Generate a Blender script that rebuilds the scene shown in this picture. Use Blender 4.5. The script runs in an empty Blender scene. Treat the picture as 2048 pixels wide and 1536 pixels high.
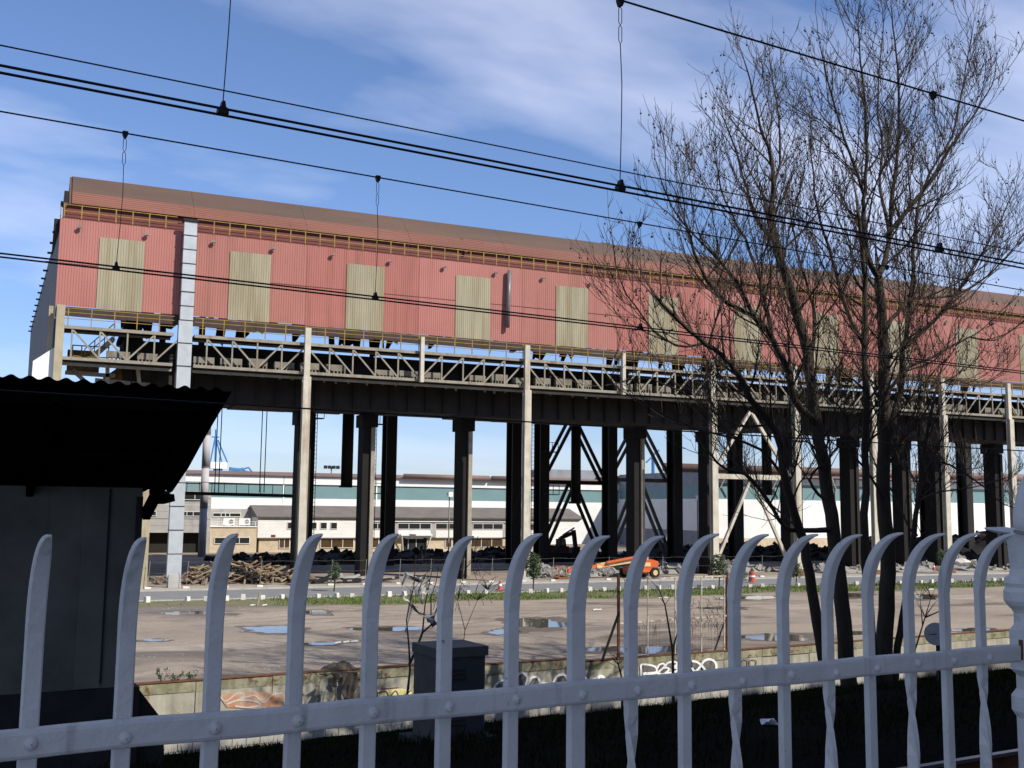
import bpy, math, random
import numpy as np
from mathutils import Vector, Matrix
random.seed(7)
R = math.radians
scene = bpy.context.scene
col = scene.collection

# ------------------------------------------------------------------ camera
F = 2129.5; PIT = R(6.64); ROL = R(-0.64); AH = R(65.97); AF = R(60.27)
K = 6.5 / 5.5                      # yard was laid out in units with the eye 5.5 above the ground
H = 6.5                            # eye height above the yard, metres
fh = Vector((math.cos(AH), math.sin(AH), 0)); rt = Vector((math.sin(AH), -math.cos(AH), 0)); upv = Vector((0, 0, 1))
fw = fh * math.cos(PIT) + upv * math.sin(PIT)
u0 = upv * math.cos(PIT) - fh * math.sin(PIT)
u1 = u0 * math.cos(ROL) + rt * math.sin(ROL)
r1 = rt * math.cos(ROL) - u0 * math.sin(ROL)
cd = bpy.data.cameras.new('camera'); cam = bpy.data.objects.new('camera', cd); col.objects.link(cam)
cam.matrix_world = Matrix(((r1.x, u1.x, -fw.x, 0), (r1.y, u1.y, -fw.y, 0), (r1.z, u1.z, -fw.z, H), (0, 0, 0, 1)))
cd.sensor_fit = 'HORIZONTAL'; cd.sensor_width = 36; cd.lens = 36 * F / 2048
cd.clip_start = 0.05; cd.clip_end = 6000
scene.camera = cam
scene.render.resolution_x = 1024; scene.render.resolution_y = 768

# ------------------------------------------------------------------ sky, sun, exposure
SUN = Vector((0.50, -0.75, 0.80)).normalized()
elev = math.asin(SUN.z); az = math.atan2(SUN.x, SUN.y)
world = bpy.data.worlds.new('World'); scene.world = world; world.use_nodes = True
nt = world.node_tree; nt.nodes.clear()
wo = nt.nodes.new('ShaderNodeOutputWorld'); bg = nt.nodes.new('ShaderNodeBackground')
sky = nt.nodes.new('ShaderNodeTexSky'); sky.sky_type = 'NISHITA'; sky.sun_disc = False
sky.sun_elevation = elev; sky.sun_rotation = az; sky.air_density = 1.0; sky.dust_density = 0.3; sky.ozone_density = 2.5
tc = nt.nodes.new('ShaderNodeTexCoord')
sepv = nt.nodes.new('ShaderNodeSeparateXYZ'); nt.links.new(tc.outputs['Generated'], sepv.inputs[0])
zmx = nt.nodes.new('ShaderNodeMath'); zmx.operation = 'MAXIMUM'; zmx.inputs[1].default_value = 0.0
nt.links.new(sepv.outputs['Z'], zmx.inputs[0])
zad = nt.nodes.new('ShaderNodeMath'); zad.operation = 'ADD'; zad.inputs[1].default_value = 0.16
nt.links.new(zmx.outputs[0], zad.inputs[0])
dv = nt.nodes.new('ShaderNodeVectorMath'); dv.operation = 'DIVIDE'
cmb = nt.nodes.new('ShaderNodeCombineXYZ')
for i in range(3): nt.links.new(zad.outputs[0], cmb.inputs[i])
nt.links.new(tc.outputs['Generated'], dv.inputs[0]); nt.links.new(cmb.outputs[0], dv.inputs[1])
mp = nt.nodes.new('ShaderNodeMapping'); mp.inputs['Rotation'].default_value = (0, 0, R(-50)); mp.inputs['Scale'].default_value = (0.55, 1.15, 0.0)
mp.inputs['Location'].default_value = (3.7, 2.0, 0)
nt.links.new(dv.outputs[0], mp.inputs[0])
n1 = nt.nodes.new('ShaderNodeTexNoise'); n1.inputs['Scale'].default_value = 1.15; n1.inputs['Detail'].default_value = 8; n1.inputs['Roughness'].default_value = 0.5; n1.inputs['Distortion'].default_value = 0.25
nt.links.new(mp.outputs[0], n1.inputs['Vector'])
cr = nt.nodes.new('ShaderNodeValToRGB'); cr.color_ramp.elements[0].position = 0.45; cr.color_ramp.elements[0].color = (0, 0, 0, 1)
cr.color_ramp.elements[1].position = 0.78; cr.color_ramp.elements[1].color = (0.92, 0.92, 0.92, 1)
nt.links.new(n1.outputs['Fac'], cr.inputs[0])
tint = nt.nodes.new('ShaderNodeMix'); tint.data_type = 'RGBA'; tint.blend_type = 'MULTIPLY'; tint.inputs[0].default_value = 1.0
tint.inputs[7].default_value = (0.87, 0.94, 1.14, 1)
nt.links.new(sky.outputs[0], tint.inputs[6])
mx = nt.nodes.new('ShaderNodeMix'); mx.data_type = 'RGBA'
fade = nt.nodes.new('ShaderNodeMapRange'); fade.inputs[1].default_value = 0.0; fade.inputs[2].default_value = 0.30; fade.inputs[3].default_value = 0.12; nt.links.new(sepv.outputs['Z'], fade.inputs[0])
cm_ = nt.nodes.new('ShaderNodeMath'); cm_.operation = 'MULTIPLY'; nt.links.new(cr.outputs[0], cm_.inputs[0]); nt.links.new(fade.outputs[0], cm_.inputs[1])
hz = nt.nodes.new('ShaderNodeMapRange'); hz.inputs[1].default_value = -0.02; hz.inputs[2].default_value = 0.28; hz.inputs[3].default_value = 1.0; hz.inputs[4].default_value = 0.0; nt.links.new(sepv.outputs['Z'], hz.inputs[0])
low = nt.nodes.new('ShaderNodeMix'); low.data_type = 'RGBA'; low.blend_type = 'MULTIPLY'; nt.links.new(hz.outputs[0], low.inputs[0]); nt.links.new(tint.outputs[2], low.inputs[6]); low.inputs[7].default_value = (0.76, 0.77, 0.89, 1)
nt.links.new(cm_.outputs[0], mx.inputs[0]); nt.links.new(low.outputs[2], mx.inputs[6]); mx.inputs[7].default_value = (8.2, 8.4, 9.8, 1)
nt.links.new(mx.outputs[2], bg.inputs[0]); bg.inputs[1].default_value = 0.115
nt.links.new(bg.outputs[0], wo.inputs[0])
sl = bpy.data.lights.new('sun', 'SUN'); sun = bpy.data.objects.new('sun', sl); col.objects.link(sun)
sl.energy = 4.8; sl.angle = R(0.5); sl.color = (1.0, 0.94, 0.84)
sun.rotation_euler = (-SUN).to_track_quat('-Z', 'Y').to_euler()
sun.location = (0, -20, 80)
vs = scene.view_settings; vs.view_transform = 'Standard'; vs.look = 'None'; vs.exposure = 0.30; vs.gamma = 1.0

# ------------------------------------------------------------------ pixel helpers (a pixel gives a direction only)
def ray(x, y): return fw + r1 * ((x - 1024) / F) - u1 * ((y - 768) / F)
CU = Vector((0, 0, 5.5))
def on_y(x, y, Y): r = ray(x, y); return CU + r * (Y / r.y)          # yard units, on a plane of constant Y
def on_g(x, y, z=0.0): r = ray(x, y); return CU + r * ((z - 5.5) / r.z)
tf = AH - AF
FD = Vector((math.cos(tf), math.sin(tf), 0)); FN = Vector((-math.sin(tf), math.cos(tf), 0))
def W(s, d, h): return FD * s + FN * d + Vector((0, 0, H + h))        # metres: along the railing, away from it, above the eye
def on_d(x, y, d): r = ray(x, y); return Vector((0, 0, H)) + r * (d / r.dot(FN))

# ------------------------------------------------------------------ materials
MATS = {}
def M(name, c1, c2=None, scale=1.5, rough=0.8, metal=0.0, bump=0.0, bscale=30.0, streak=None, spots=None, spec=0.3, detail=5, sx=(1, 1, 1)):
    if name in MATS: return MATS[name]
    m = bpy.data.materials.new(name); m.use_nodes = True; t = m.node_tree
    b = t.nodes['Principled BSDF']; b.inputs['Roughness'].default_value = rough; b.inputs['Metallic'].default_value = metal
    b.inputs['Specular IOR Level'].default_value = spec
    g = t.nodes.new('ShaderNodeNewGeometry')
    out = None
    def noise(sc, vec=None, det=detail, ro=0.6):
        n = t.nodes.new('ShaderNodeTexNoise'); n.inputs['Scale'].default_value = sc; n.inputs['Detail'].default_value = det; n.inputs['Roughness'].default_value = ro
        t.links.new(vec or g.outputs['Position'], n.inputs['Vector']); return n
    def ramp(src, a, bb):
        r = t.nodes.new('ShaderNodeMapRange'); r.inputs[1].default_value = a; r.inputs[2].default_value = bb; t.links.new(src, r.inputs[0]); return r.outputs[0]
    def mixc(fac, a, bcol):
        x = t.nodes.new('ShaderNodeMix'); x.data_type = 'RGBA'; t.links.new(fac, x.inputs[0])
        if isinstance(a, tuple): x.inputs[6].default_value = (*a, 1)
        else: t.links.new(a, x.inputs[6])
        x.inputs[7].default_value = (*bcol, 1); return x.outputs[2]
    out = c1
    if c2:
        mpn = t.nodes.new('ShaderNodeMapping'); mpn.inputs['Scale'].default_value = sx; t.links.new(g.outputs['Position'], mpn.inputs[0])
        out = mixc(ramp(noise(scale, mpn.outputs[0]).outputs['Fac'], 0.32, 0.68), out, c2)
    if streak:
        c, amt, sc = streak
        mpn = t.nodes.new('ShaderNodeMapping'); mpn.inputs['Scale'].default_value = (sc, sc, sc * 0.06); t.links.new(g.outputs['Position'], mpn.inputs[0])
        out = mixc(ramp(noise(1.0, mpn.outputs[0]).outputs['Fac'], 0.75 - amt, 0.80), out, c)
    if spots:
        c, lo, sc = spots
        out = mixc(ramp(noise(sc, None, 6, 0.65).outputs['Fac'], lo, lo + 0.07), out, c)
    if isinstance(out, tuple): b.inputs['Base Color'].default_value = (*out, 1)
    else: t.links.new(out, b.inputs['Base Color'])
    if bump:
        bn = t.nodes.new('ShaderNodeBump'); bn.inputs['Strength'].default_value = bump; bn.inputs['Distance'].default_value = 0.03
        t.links.new(noise(bscale).outputs['Fac'], bn.inputs['Height']); t.links.new(bn.outputs[0], b.inputs['Normal'])
    MATS[name] = m; return m

pinks = [M('pink_cladding_a', (0.365, 0.15, 0.122), (0.33, 0.13, 0.105), 0.3, 0.65, streak=((0.24, 0.10, 0.075), 0.24, 1.3), spots=((0.20, 0.09, 0.06), 0.70, 0.9)),
         M('pink_cladding_b', (0.39, 0.16, 0.135), (0.35, 0.135, 0.112), 0.3, 0.65, streak=((0.27, 0.115, 0.09), 0.20, 1.1), spots=((0.22, 0.10, 0.07), 0.72, 0.9)),
         M('pink_cladding_c', (0.36, 0.132, 0.108), (0.32, 0.115, 0.095), 0.3, 0.65, streak=((0.22, 0.085, 0.06), 0.26, 1.5), spots=((0.19, 0.085, 0.05), 0.69, 0.9))]
beigepanel = M('beige_cladding', (0.345, 0.31, 0.215), (0.265, 0.235, 0.155), 1.1, 0.6, streak=((0.20, 0.15, 0.07), 0.30, 1.8), sx=(1, 1, .15))
maroon = M('maroon_shade_and_lap', (0.155, 0.045, 0.035), (0.12, 0.036, 0.03), 0.5, 0.7)  # sheet laps, and upper bays whose overhang shade is painted as darker red
rustpink = M('faded_cladding', (0.215, 0.092, 0.064), (0.15, 0.062, 0.044), 0.16, 0.6, streak=((0.13, 0.06, 0.03), 0.16, 0.8), sx=(.35, 1, 2))
browncap = M('brown_cladding', (0.125, 0.072, 0.05), (0.085, 0.058, 0.045), 0.2, 0.7, sx=(.3, 1, 2))
fascia = M('rusty_fascia', (0.06, 0.038, 0.032), (0.038, 0.027, 0.024), 1.0, 0.8)
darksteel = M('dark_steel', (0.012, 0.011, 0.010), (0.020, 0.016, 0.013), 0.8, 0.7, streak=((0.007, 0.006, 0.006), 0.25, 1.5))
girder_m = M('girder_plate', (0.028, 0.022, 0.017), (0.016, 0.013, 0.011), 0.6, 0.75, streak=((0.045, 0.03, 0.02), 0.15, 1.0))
steel_lt = M('pale_steel', (0.55, 0.51, 0.42), (0.42, 0.38, 0.30), 1.2, 0.7, streak=((0.16, 0.07, 0.03), 0.22, 2.0))
truss_m = M('truss_steel', (0.30, 0.275, 0.22), (0.20, 0.18, 0.14), 1.2, 0.7, streak=((0.15, 0.07, 0.03), 0.2, 2.0))
steel_gr = M('grey_steel', (0.30, 0.29, 0.26), (0.20, 0.18, 0.15), 1.2, 0.7, streak=((0.12, 0.06, 0.03), 0.15, 2.0))
yellow = M('yellow_paint', (0.34, 0.22, 0.035), (0.19, 0.12, 0.03), 2.0, 0.6)
galv = M('galvanised', (0.47, 0.50, 0.52), (0.38, 0.41, 0.43), 1.2, 0.45, 0.15, streak=((0.22, 0.17, 0.13), 0.12, 2.0))
greycl = M('grey_cladding', (0.27, 0.28, 0.30), (0.20, 0.21, 0.23), 0.5, 0.7, streak=((0.12, 0.12, 0.13), 0.2, 0.8))
white_m = M('white_cladding', (0.76, 0.76, 0.74), (0.68, 0.68, 0.66), 0.4, 0.6)
white_wall = M('white_render', (0.80, 0.79, 0.76), (0.72, 0.71, 0.68), 0.6, 0.7, streak=((0.42, 0.41, 0.38), 0.10, 1.0))
teal = M('teal_cladding', (0.165, 0.265, 0.275), (0.14, 0.235, 0.245), 0.4, 0.5)
greyroof = M('grey_roof', (0.17, 0.15, 0.13), (0.13, 0.115, 0.10), 0.5, 0.8)
brownpipe = M('brown_pipe', (0.20, 0.135, 0.115), (0.15, 0.10, 0.085), 0.4, 0.6)
stone = M('beige_stone', (0.55, 0.46, 0.33), (0.43, 0.35, 0.25), 1.2, 0.8, bump=0.2)
concrete = M('concrete', (0.40, 0.39, 0.37), (0.30, 0.29, 0.275), 0.8, 0.85, streak=((0.2, 0.19, 0.18), 0.2, 1.0))
glass = M('dark_glass', (0.025, 0.028, 0.03), None, 1, 0.08, spec=0.6)
brglass = M('brown_glass', (0.10, 0.062, 0.03), (0.05, 0.032, 0.018), 1.0, 0.15, spec=0.5)
frame_w = M('window_frame', (0.62, 0.61, 0.58), None, 1, 0.5)
fence_w = M('white_fence_paint', (0.60, 0.575, 0.54), (0.52, 0.50, 0.465), 9, 0.6, bump=0.22, bscale=30, streak=((0.30, 0.29, 0.27), 0.17, 22), spots=((0.12, 0.075, 0.05), 0.665, 20), spec=0.4)
blacksteel = M('black_wire', (0.006, 0.006, 0.007), None, 1, 0.6)
column_m = M('column_shade_black', (0.006, 0.0055, 0.005), (0.011, 0.009, 0.008), 0.8, 0.8)  # black stands in for shade on the inner columns
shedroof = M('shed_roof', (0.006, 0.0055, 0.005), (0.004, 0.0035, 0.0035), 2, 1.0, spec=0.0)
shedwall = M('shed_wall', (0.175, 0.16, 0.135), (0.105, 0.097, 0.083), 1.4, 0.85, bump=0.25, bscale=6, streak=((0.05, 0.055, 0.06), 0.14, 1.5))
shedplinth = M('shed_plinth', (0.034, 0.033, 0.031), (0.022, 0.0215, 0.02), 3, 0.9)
cabinet_m = M('cabinet_grey', (0.088, 0.086, 0.082), (0.062, 0.061, 0.058), 4, 0.7, spots=((0.11, 0.115, 0.12), 0.68, 14))
bark = M('bark', (0.052, 0.042, 0.030), (0.026, 0.021, 0.016), 3.0, 0.95, bump=0.5, bscale=18, sx=(1, 1, .3))
twig_m = M('twig', (0.050, 0.037, 0.028), None, 1, 0.9)
leaf_dk = M('sapling_leaf', (0.030, 0.052, 0.022), (0.050, 0.075, 0.03), 4, 0.8)
asphalt = M('road_asphalt', (0.20, 0.20, 0.20), (0.165, 0.165, 0.165), 0.9, 0.9)
pavem = M('pavement_concrete', (0.36, 0.32, 0.26), (0.28, 0.25, 0.21), 0.7, 0.9)
kerb_m = M('kerb_stone', (0.42, 0.40, 0.36), (0.33, 0.31, 0.28), 1.2, 0.9)
grass_m = M('verge_grass', (0.11, 0.165, 0.028), (0.075, 0.115, 0.02), 1.5, 0.9)
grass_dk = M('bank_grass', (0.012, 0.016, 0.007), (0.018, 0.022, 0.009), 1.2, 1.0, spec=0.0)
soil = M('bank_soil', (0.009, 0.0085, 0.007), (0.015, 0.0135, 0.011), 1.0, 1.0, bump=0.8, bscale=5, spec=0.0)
block_w = M('block_white', (0.72, 0.69, 0.62), (0.55, 0.52, 0.46), 3, 0.85)
wall_pl = M('wall_plaster', (0.43, 0.41, 0.34), (0.29, 0.27, 0.21), 1.0, 0.9, bump=0.3, bscale=10, streak=((0.12, 0.11, 0.08), 0.27, 1.6), spots=((0.26, 0.20, 0.12), 0.61, 2.2))
wall_bl = M('wall_block', (0.48, 0.46, 0.41), (0.35, 0.335, 0.30), 1.6, 0.9, bump=0.3, bscale=12, streak=((0.25, 0.23, 0.2), 0.15, 1.5))
coping_m = M('wall_coping', (0.33, 0.31, 0.22), (0.17, 0.165, 0.095), 2.2, 0.95, bump=0.4, bscale=10, streak=((0.10, 0.09, 0.06), 0.25, 3.0), spots=((0.13, 0.075, 0.04), 0.57, 2.6))
rust = M('rust', (0.15, 0.062, 0.028), (0.085, 0.038, 0.02), 5, 0.9)
rustwhite = M('rusty_white_paint', (0.55, 0.51, 0.44), (0.40, 0.33, 0.24), 3, 0.8, spots=((0.20, 0.085, 0.035), 0.56, 6))
gr_white = M('spray_white', (0.80, 0.80, 0.80), None, 1, 0.7)
gr_grey = M('spray_grey', (0.17, 0.16, 0.15), (0.10, 0.095, 0.09), 5, 0.8)
gr_orange = M('spray_orange', (0.42, 0.17, 0.07), (0.46, 0.36, 0.28), 2.2, 0.8)
gr_yellow = M('spray_yellow', (0.72, 0.66, 0.30), None, 1, 0.8)
gr_purple = M('spray_purple', (0.16, 0.07, 0.12), None, 1, 0.8)
timber = [M('timber_a', (0.30, 0.25, 0.18), (0.21, 0.17, 0.125), 3, 0.9), M('timber_b', (0.21, 0.165, 0.12), (0.13, 0.10, 0.08), 3, 0.9), M('timber_c', (0.32, 0.24, 0.12), (0.23, 0.165, 0.085), 3, 0.9), M('timber_d', (0.20, 0.125, 0.09), (0.14, 0.09, 0.065), 3, 0.9)]
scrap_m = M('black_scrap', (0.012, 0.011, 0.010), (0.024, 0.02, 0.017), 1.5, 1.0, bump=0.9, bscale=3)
rubble_m = M('grey_rubble', (0.30, 0.29, 0.27), (0.18, 0.17, 0.16), 2.0, 0.95)
orange = M('machine_orange', (0.60, 0.12, 0.03), (0.48, 0.09, 0.025), 2, 0.5)
cream = M('machine_cream', (0.66, 0.52, 0.25), (0.5, 0.36, 0.16), 1.5, 0.5, spots=((0.6, 0.15, 0.03), 0.58, 1.0))
tyre = M('tyre', (0.015, 0.015, 0.015), None, 1, 0.9)
exc_m = M('excavator_paint', (0.060, 0.020, 0.014), (0.035, 0.014, 0.011), 2, 0.7)
blue_p = M('crane_blue', (0.045, 0.17, 0.38), None, 1, 0.6)
plastic = M('plastic_film', (0.42, 0.42, 0.41), (0.30, 0.29, 0.28), 6, 0.5)
redp = M('red_plastic', (0.42, 0.09, 0.05), None, 1, 0.6)
whitep = M('white_plastic', (0.78, 0.78, 0.78), None, 1, 0.6)
stack_m = M('stack_paint', (0.44, 0.42, 0.44), (0.36, 0.34, 0.36), 0.5, 0.7)
shade_wall = M('shade_building_wall', (0.30, 0.25, 0.20), (0.25, 0.2, 0.16), 0.8, 0.9)  # walls of the unseen building added for its shadow
railtop = M('rail_steel', (0.32, 0.32, 0.33), None, 1, 0.3, 0.8)
ballast = M('ballast', (0.014, 0.013, 0.012), (0.009, 0.0085, 0.008), 8, 1.0, bump=1.0, bscale=20, spec=0.0)
clothm = M('rag_cloth', (0.10, 0.085, 0.07), (0.06, 0.05, 0.04), 8, 1.0)

def ground_material():
    m = bpy.data.materials.new('yard_ground'); m.use_nodes = True; t = m.node_tree; b = t.nodes['Principled BSDF']
    g = t.nodes.new('ShaderNodeNewGeometry')
    def nz(sc, map_s, det=6, ro=0.6, dist=0.0):
        mp_ = t.nodes.new('ShaderNodeMapping'); mp_.inputs['Scale'].default_value = map_s; t.links.new(g.outputs['Position'], mp_.inputs[0])
        n = t.nodes.new('ShaderNodeTexNoise'); n.inputs['Scale'].default_value = sc; n.inputs['Detail'].default_value = det; n.inputs['Roughness'].default_value = ro; n.inputs['Distortion'].default_value = dist
        t.links.new(mp_.outputs[0], n.inputs['Vector']); return n.outputs['Fac']
    def rg(src, a, c):
        r = t.nodes.new('ShaderNodeMapRange'); r.inputs[1].default_value = a; r.inputs[2].default_value = c; t.links.new(src, r.inputs[0]); return r.outputs[0]
    def mixc(fac, a, c):
        x = t.nodes.new('ShaderNodeMix'); x.data_type = 'RGBA'; t.links.new(fac, x.inputs[0])
        if isinstance(a, tuple): x.inputs[6].default_value = (*a, 1)
        else: t.links.new(a, x.inputs[6])
        x.inputs[7].default_value = (*c, 1); return x.outputs[2]
    c = mixc(rg(nz(0.10, (1, 1, 1)), 0.35, 0.65), (0.305, 0.253, 0.198), (0.24, 0.195, 0.15))
    wet = rg(nz(0.14, (.75, 1.2, 1), 5, 0.55, 0.8), 0.52, 0.66)
    c = mixc(wet, c, (0.115, 0.094, 0.073))
    c = mixc(rg(nz(0.05, (.5, 2.2, 1), 6, 0.6, 0.6), 0.55, 0.62), c, (0.17, 0.142, 0.115))
    c = mixc(rg(nz(0.35, (.5, 1.4, 1), 6, 0.65), 0.62, 0.70), c, (0.40, 0.35, 0.29))
    c = mixc(rg(nz(1.1, (.7, 1.2, 1), 8, 0.72), 0.55, 0.66), c, (0.185, 0.155, 0.125))
    c = mixc(rg(nz(3.4, (1, 1, 1), 6, 0.7), 0.58, 0.70), c, (0.15, 0.125, 0.10))
    t.links.new(c, b.inputs['Base Color'])
    rr = t.nodes.new('ShaderNodeMapRange'); rr.inputs[3].default_value = 0.95; rr.inputs[4].default_value = 0.5; t.links.new(wet, rr.inputs[0]); t.links.new(rr.outputs[0], b.inputs['Roughness'])
    b.inputs['Specular IOR Level'].default_value = 0.25
    bn = t.nodes.new('ShaderNodeBump'); bn.inputs['Strength'].default_value = 0.5; bn.inputs['Distance'].default_value = 0.05
    t.links.new(nz(3.0, (1, 1, 1)), bn.inputs['Height']); t.links.new(bn.outputs[0], b.inputs['Normal'])
    return m
yard_m = ground_material()
def water_material():
    m = bpy.data.materials.new('puddle_water'); m.use_nodes = True; t = m.node_tree; b = t.nodes['Principled BSDF']
    b.inputs['Base Color'].default_value = (0.10, 0.088, 0.07, 1); b.inputs['Roughness'].default_value = 0.05; b.inputs['Specular IOR Level'].default_value = 0.6
    b.inputs['IOR'].default_value = 1.33; b.inputs['Coat Weight'].default_value = 0.15; b.inputs['Coat Roughness'].default_value = 0.02
    return m
water_m = water_material()
def mesh_wire_material():
    m = bpy.data.materials.new('wire_mesh'); m.use_nodes = True; t = m.node_tree; b = t.nodes['Principled BSDF']
    b.inputs['Base Color'].default_value = (0.10, 0.09, 0.08, 1); b.inputs['Roughness'].default_value = 0.8
    return m
wire_m = mesh_wire_material()

# ------------------------------------------------------------------ mesh helpers
class MB:
    def __init__(s, k=1.0): s.v = []; s.f = []; s.k = k
    def box(s, a, b):
        x0, y0, z0 = a; x1, y1, z1 = b; n = len(s.v)
        s.v += [(x0, y0, z0), (x1, y0, z0), (x1, y1, z0), (x0, y1, z0), (x0, y0, z1), (x1, y0, z1), (x1, y1, z1), (x0, y1, z1)]
        s.f += [(n, n+3, n+2, n+1), (n+4, n+5, n+6, n+7), (n, n+1, n+5, n+4), (n+1, n+2, n+6, n+5), (n+2, n+3, n+7, n+6), (n+3, n, n+4, n+7)]
        return s
    def obox(s, c, ax, ay, az):       # centre and three half-axis vectors
        n = len(s.v); c = Vector(c)
        for dz in (-1, 1):
            for dx, dy in ((-1, -1), (1, -1), (1, 1), (-1, 1)):
                s.v.append(tuple(c + ax * dx + ay * dy + az * dz))
        s.f += [(n, n+3, n+2, n+1), (n+4, n+5, n+6, n+7), (n, n+1, n+5, n+4), (n+1, n+2, n+6, n+5), (n+2, n+3, n+7, n+6), (n+3, n, n+4, n+7)]
        return s
    def beam(s, p, q, w, h, up=(0, 0, 1)):
        p = Vector(p); q = Vector(q); d = q - p; L = d.length
        if L < 1e-6: return s
        d.normalize(); u = Vector(up)
        if abs(d.dot(u)) > 0.98: u = Vector((0, 1, 0))
        sd = d.cross(u).normalized(); u = sd.cross(d).normalized()
        return s.obox((p + q) / 2, d * (L / 2), sd * (w / 2), u * (h / 2))
    def tube(s, pts, rad, n=6, caps=True):
        pts = [Vector(p) for p in pts]
        if not isinstance(rad, (list, tuple)): rad = [rad] * len(pts)
        base = len(s.v); prev = None
        for i, p in enumerate(pts):
            d = (pts[min(i+1, len(pts)-1)] - pts[max(i-1, 0)])
            if d.length < 1e-9: d = Vector((0, 0, 1))
            d.normalize()
            if prev is None:
                a = Vector((0, 0, 1)) if abs(d.z) < 0.9 else Vector((1, 0, 0))
                u = d.cross(a).normalized()
            else:
                u = (prev - d * prev.dot(d))
                u = u.normalized() if u.length > 1e-6 else d.orthogonal().normalized()
            prev = u; w = d.cross(u)
            for j in range(n):
                t = 2 * math.pi * j / n
                s.v.append(tuple(p + (u * math.cos(t) + w * math.sin(t)) * rad[i]))
        for i in range(len(pts)-1):
            for j in range(n):
                a = base + i*n + j; b = base + i*n + (j+1) % n
                s.f.append((a, b, b+n, a+n))
        if caps:
            s.f.append(tuple(base + j for j in reversed(range(n)))); e = base + (len(pts)-1)*n
            s.f.append(tuple(e + j for j in range(n)))
        return s
    def lathe(s, c, prof, n=20):
        c = Vector(c); base = len(s.v)
        for r, z in prof:
            for j in range(n):
                t = 2 * math.pi * j / n
                s.v.append((c.x + r * math.cos(t), c.y + r * math.sin(t), c.z + z))
        for i in range(len(prof)-1):
            for j in range(n):
                a = base + i*n + j; b = base + i*n + (j+1) % n
                s.f.append((a, b, b+n, a+n))
        s.f.append(tuple(base + j for j in reversed(range(n)))); e = base + (len(prof)-1)*n; s.f.append(tuple(e + j for j in range(n)))
        return s
    def slab(s, poly, t):             # polygon (3D points) thickened by the vector t
        n = len(s.v); m = len(poly); t = Vector(t)
        s.v += [tuple(Vector(p)) for p in poly] + [tuple(Vector(p) + t) for p in poly]
        s.f.append(tuple(n + i for i in range(m))); s.f.append(tuple(n + m + i for i in reversed(range(m))))
        for i in range(m):
            j = (i+1) % m; s.f.append((n+i, n+m+i, n+m+j, n+j))
        return s
    def extr(s, prof, x0, x1):        # open (y,z) profile drawn along X
        n = len(s.v); m = len(prof)
        s.v += [(x0, y, z) for y, z in prof] + [(x1, y, z) for y, z in prof]
        for i in range(m-1): s.f.append((n+i, n+m+i, n+m+i+1, n+i+1))
        return s
    def mesh(s, name, mat):
        me = bpy.data.meshes.new(name)
        k = s.k
        me.from_pydata([(a*k, b*k, c*k) for a, b, c in s.v] if k != 1 else s.v, [], s.f); me.update()
        if mat: me.materials.append(mat)
        return me
    def build(s, name, mat, parent=None, smooth=False):
        me = s.mesh(name, mat)
        if smooth: me.polygons.foreach_set('use_smooth', [True] * len(me.polygons))
        o = bpy.data.objects.new(name, me); col.objects.link(o)
        if parent is not None:
            off = world_loc(parent)
            if off.length > 0: me.transform(Matrix.Translation(-off))
            o.parent = parent
        return o
def world_loc(o):
    v = Vector((0, 0, 0))
    while o is not None: v += o.location; o = o.parent
    return v
def tag(o, label=None, cat=None, group=None, kind=None):
    if label: o['label'] = label
    if cat: o['category'] = cat
    if group: o['group'] = group
    if kind: o['kind'] = kind
    return o
def thing(name, loc, label, cat, group=None):
    o = bpy.data.objects.new(name, None); col.objects.link(o); o.location = loc; o.empty_display_size = 0.2
    return tag(o, label, cat, group)
def piece(name, me, parent, loc, rot=None, scale=None):     # shared mesh, location in world metres
    o = bpy.data.objects.new(name, me); col.objects.link(o)
    o.parent = parent; o.location = Vector(loc) - (world_loc(parent) if parent is not None else Vector((0, 0, 0)))
    if rot is not None: o.rotation_euler = rot
    if scale is not None: o.scale = scale
    return o
def copy_tree(o, parent=None):
    c = o.copy(); col.objects.link(c); c.parent = parent
    for ch in list(o.children): copy_tree(ch, c)
    return c
def U(*p): return Vector(p) * K
#SECTIONS

# ================================================================== THE SETTING
DW = 38.4                                     # the retaining wall's distance from the railing line's origin
# yard: one sheet from the retaining wall to the horizon
m = MB(); a = W(-500, DW + 0.25, -H); b = W(900, DW + 0.25, -H)
nx = 8
m.v += [tuple(a), tuple(b), (3500, 3800, 0), (-3500, 3800, 0)]; m.f.append((0, 1, 2, 3))
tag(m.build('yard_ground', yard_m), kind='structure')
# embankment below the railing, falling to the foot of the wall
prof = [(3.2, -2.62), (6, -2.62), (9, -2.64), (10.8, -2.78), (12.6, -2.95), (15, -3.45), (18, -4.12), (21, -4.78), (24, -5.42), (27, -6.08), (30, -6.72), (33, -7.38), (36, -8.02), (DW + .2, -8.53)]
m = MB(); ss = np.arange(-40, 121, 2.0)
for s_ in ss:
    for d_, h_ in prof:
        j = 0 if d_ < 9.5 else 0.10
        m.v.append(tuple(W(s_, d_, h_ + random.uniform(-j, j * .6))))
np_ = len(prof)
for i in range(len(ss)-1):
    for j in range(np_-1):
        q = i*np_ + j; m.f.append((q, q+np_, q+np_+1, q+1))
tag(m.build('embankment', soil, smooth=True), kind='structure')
def bank_h(d):
    for (d0, h0), (d1, h1) in zip(prof, prof[1:]):
        if d0 <= d <= d1: return h0 + (h1-h0)*(d-d0)/(d1-d0)
    return prof[0][1]
# platform the photographer stands on
m = MB(); m.slab([W(-40, -7, -1.6), W(90, -7, -1.6), W(90, 3.2, -1.6), W(-40, 3.2, -1.6)], (0, 0, -1.6))
tag(m.build('platform', concrete), kind='structure')
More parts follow.
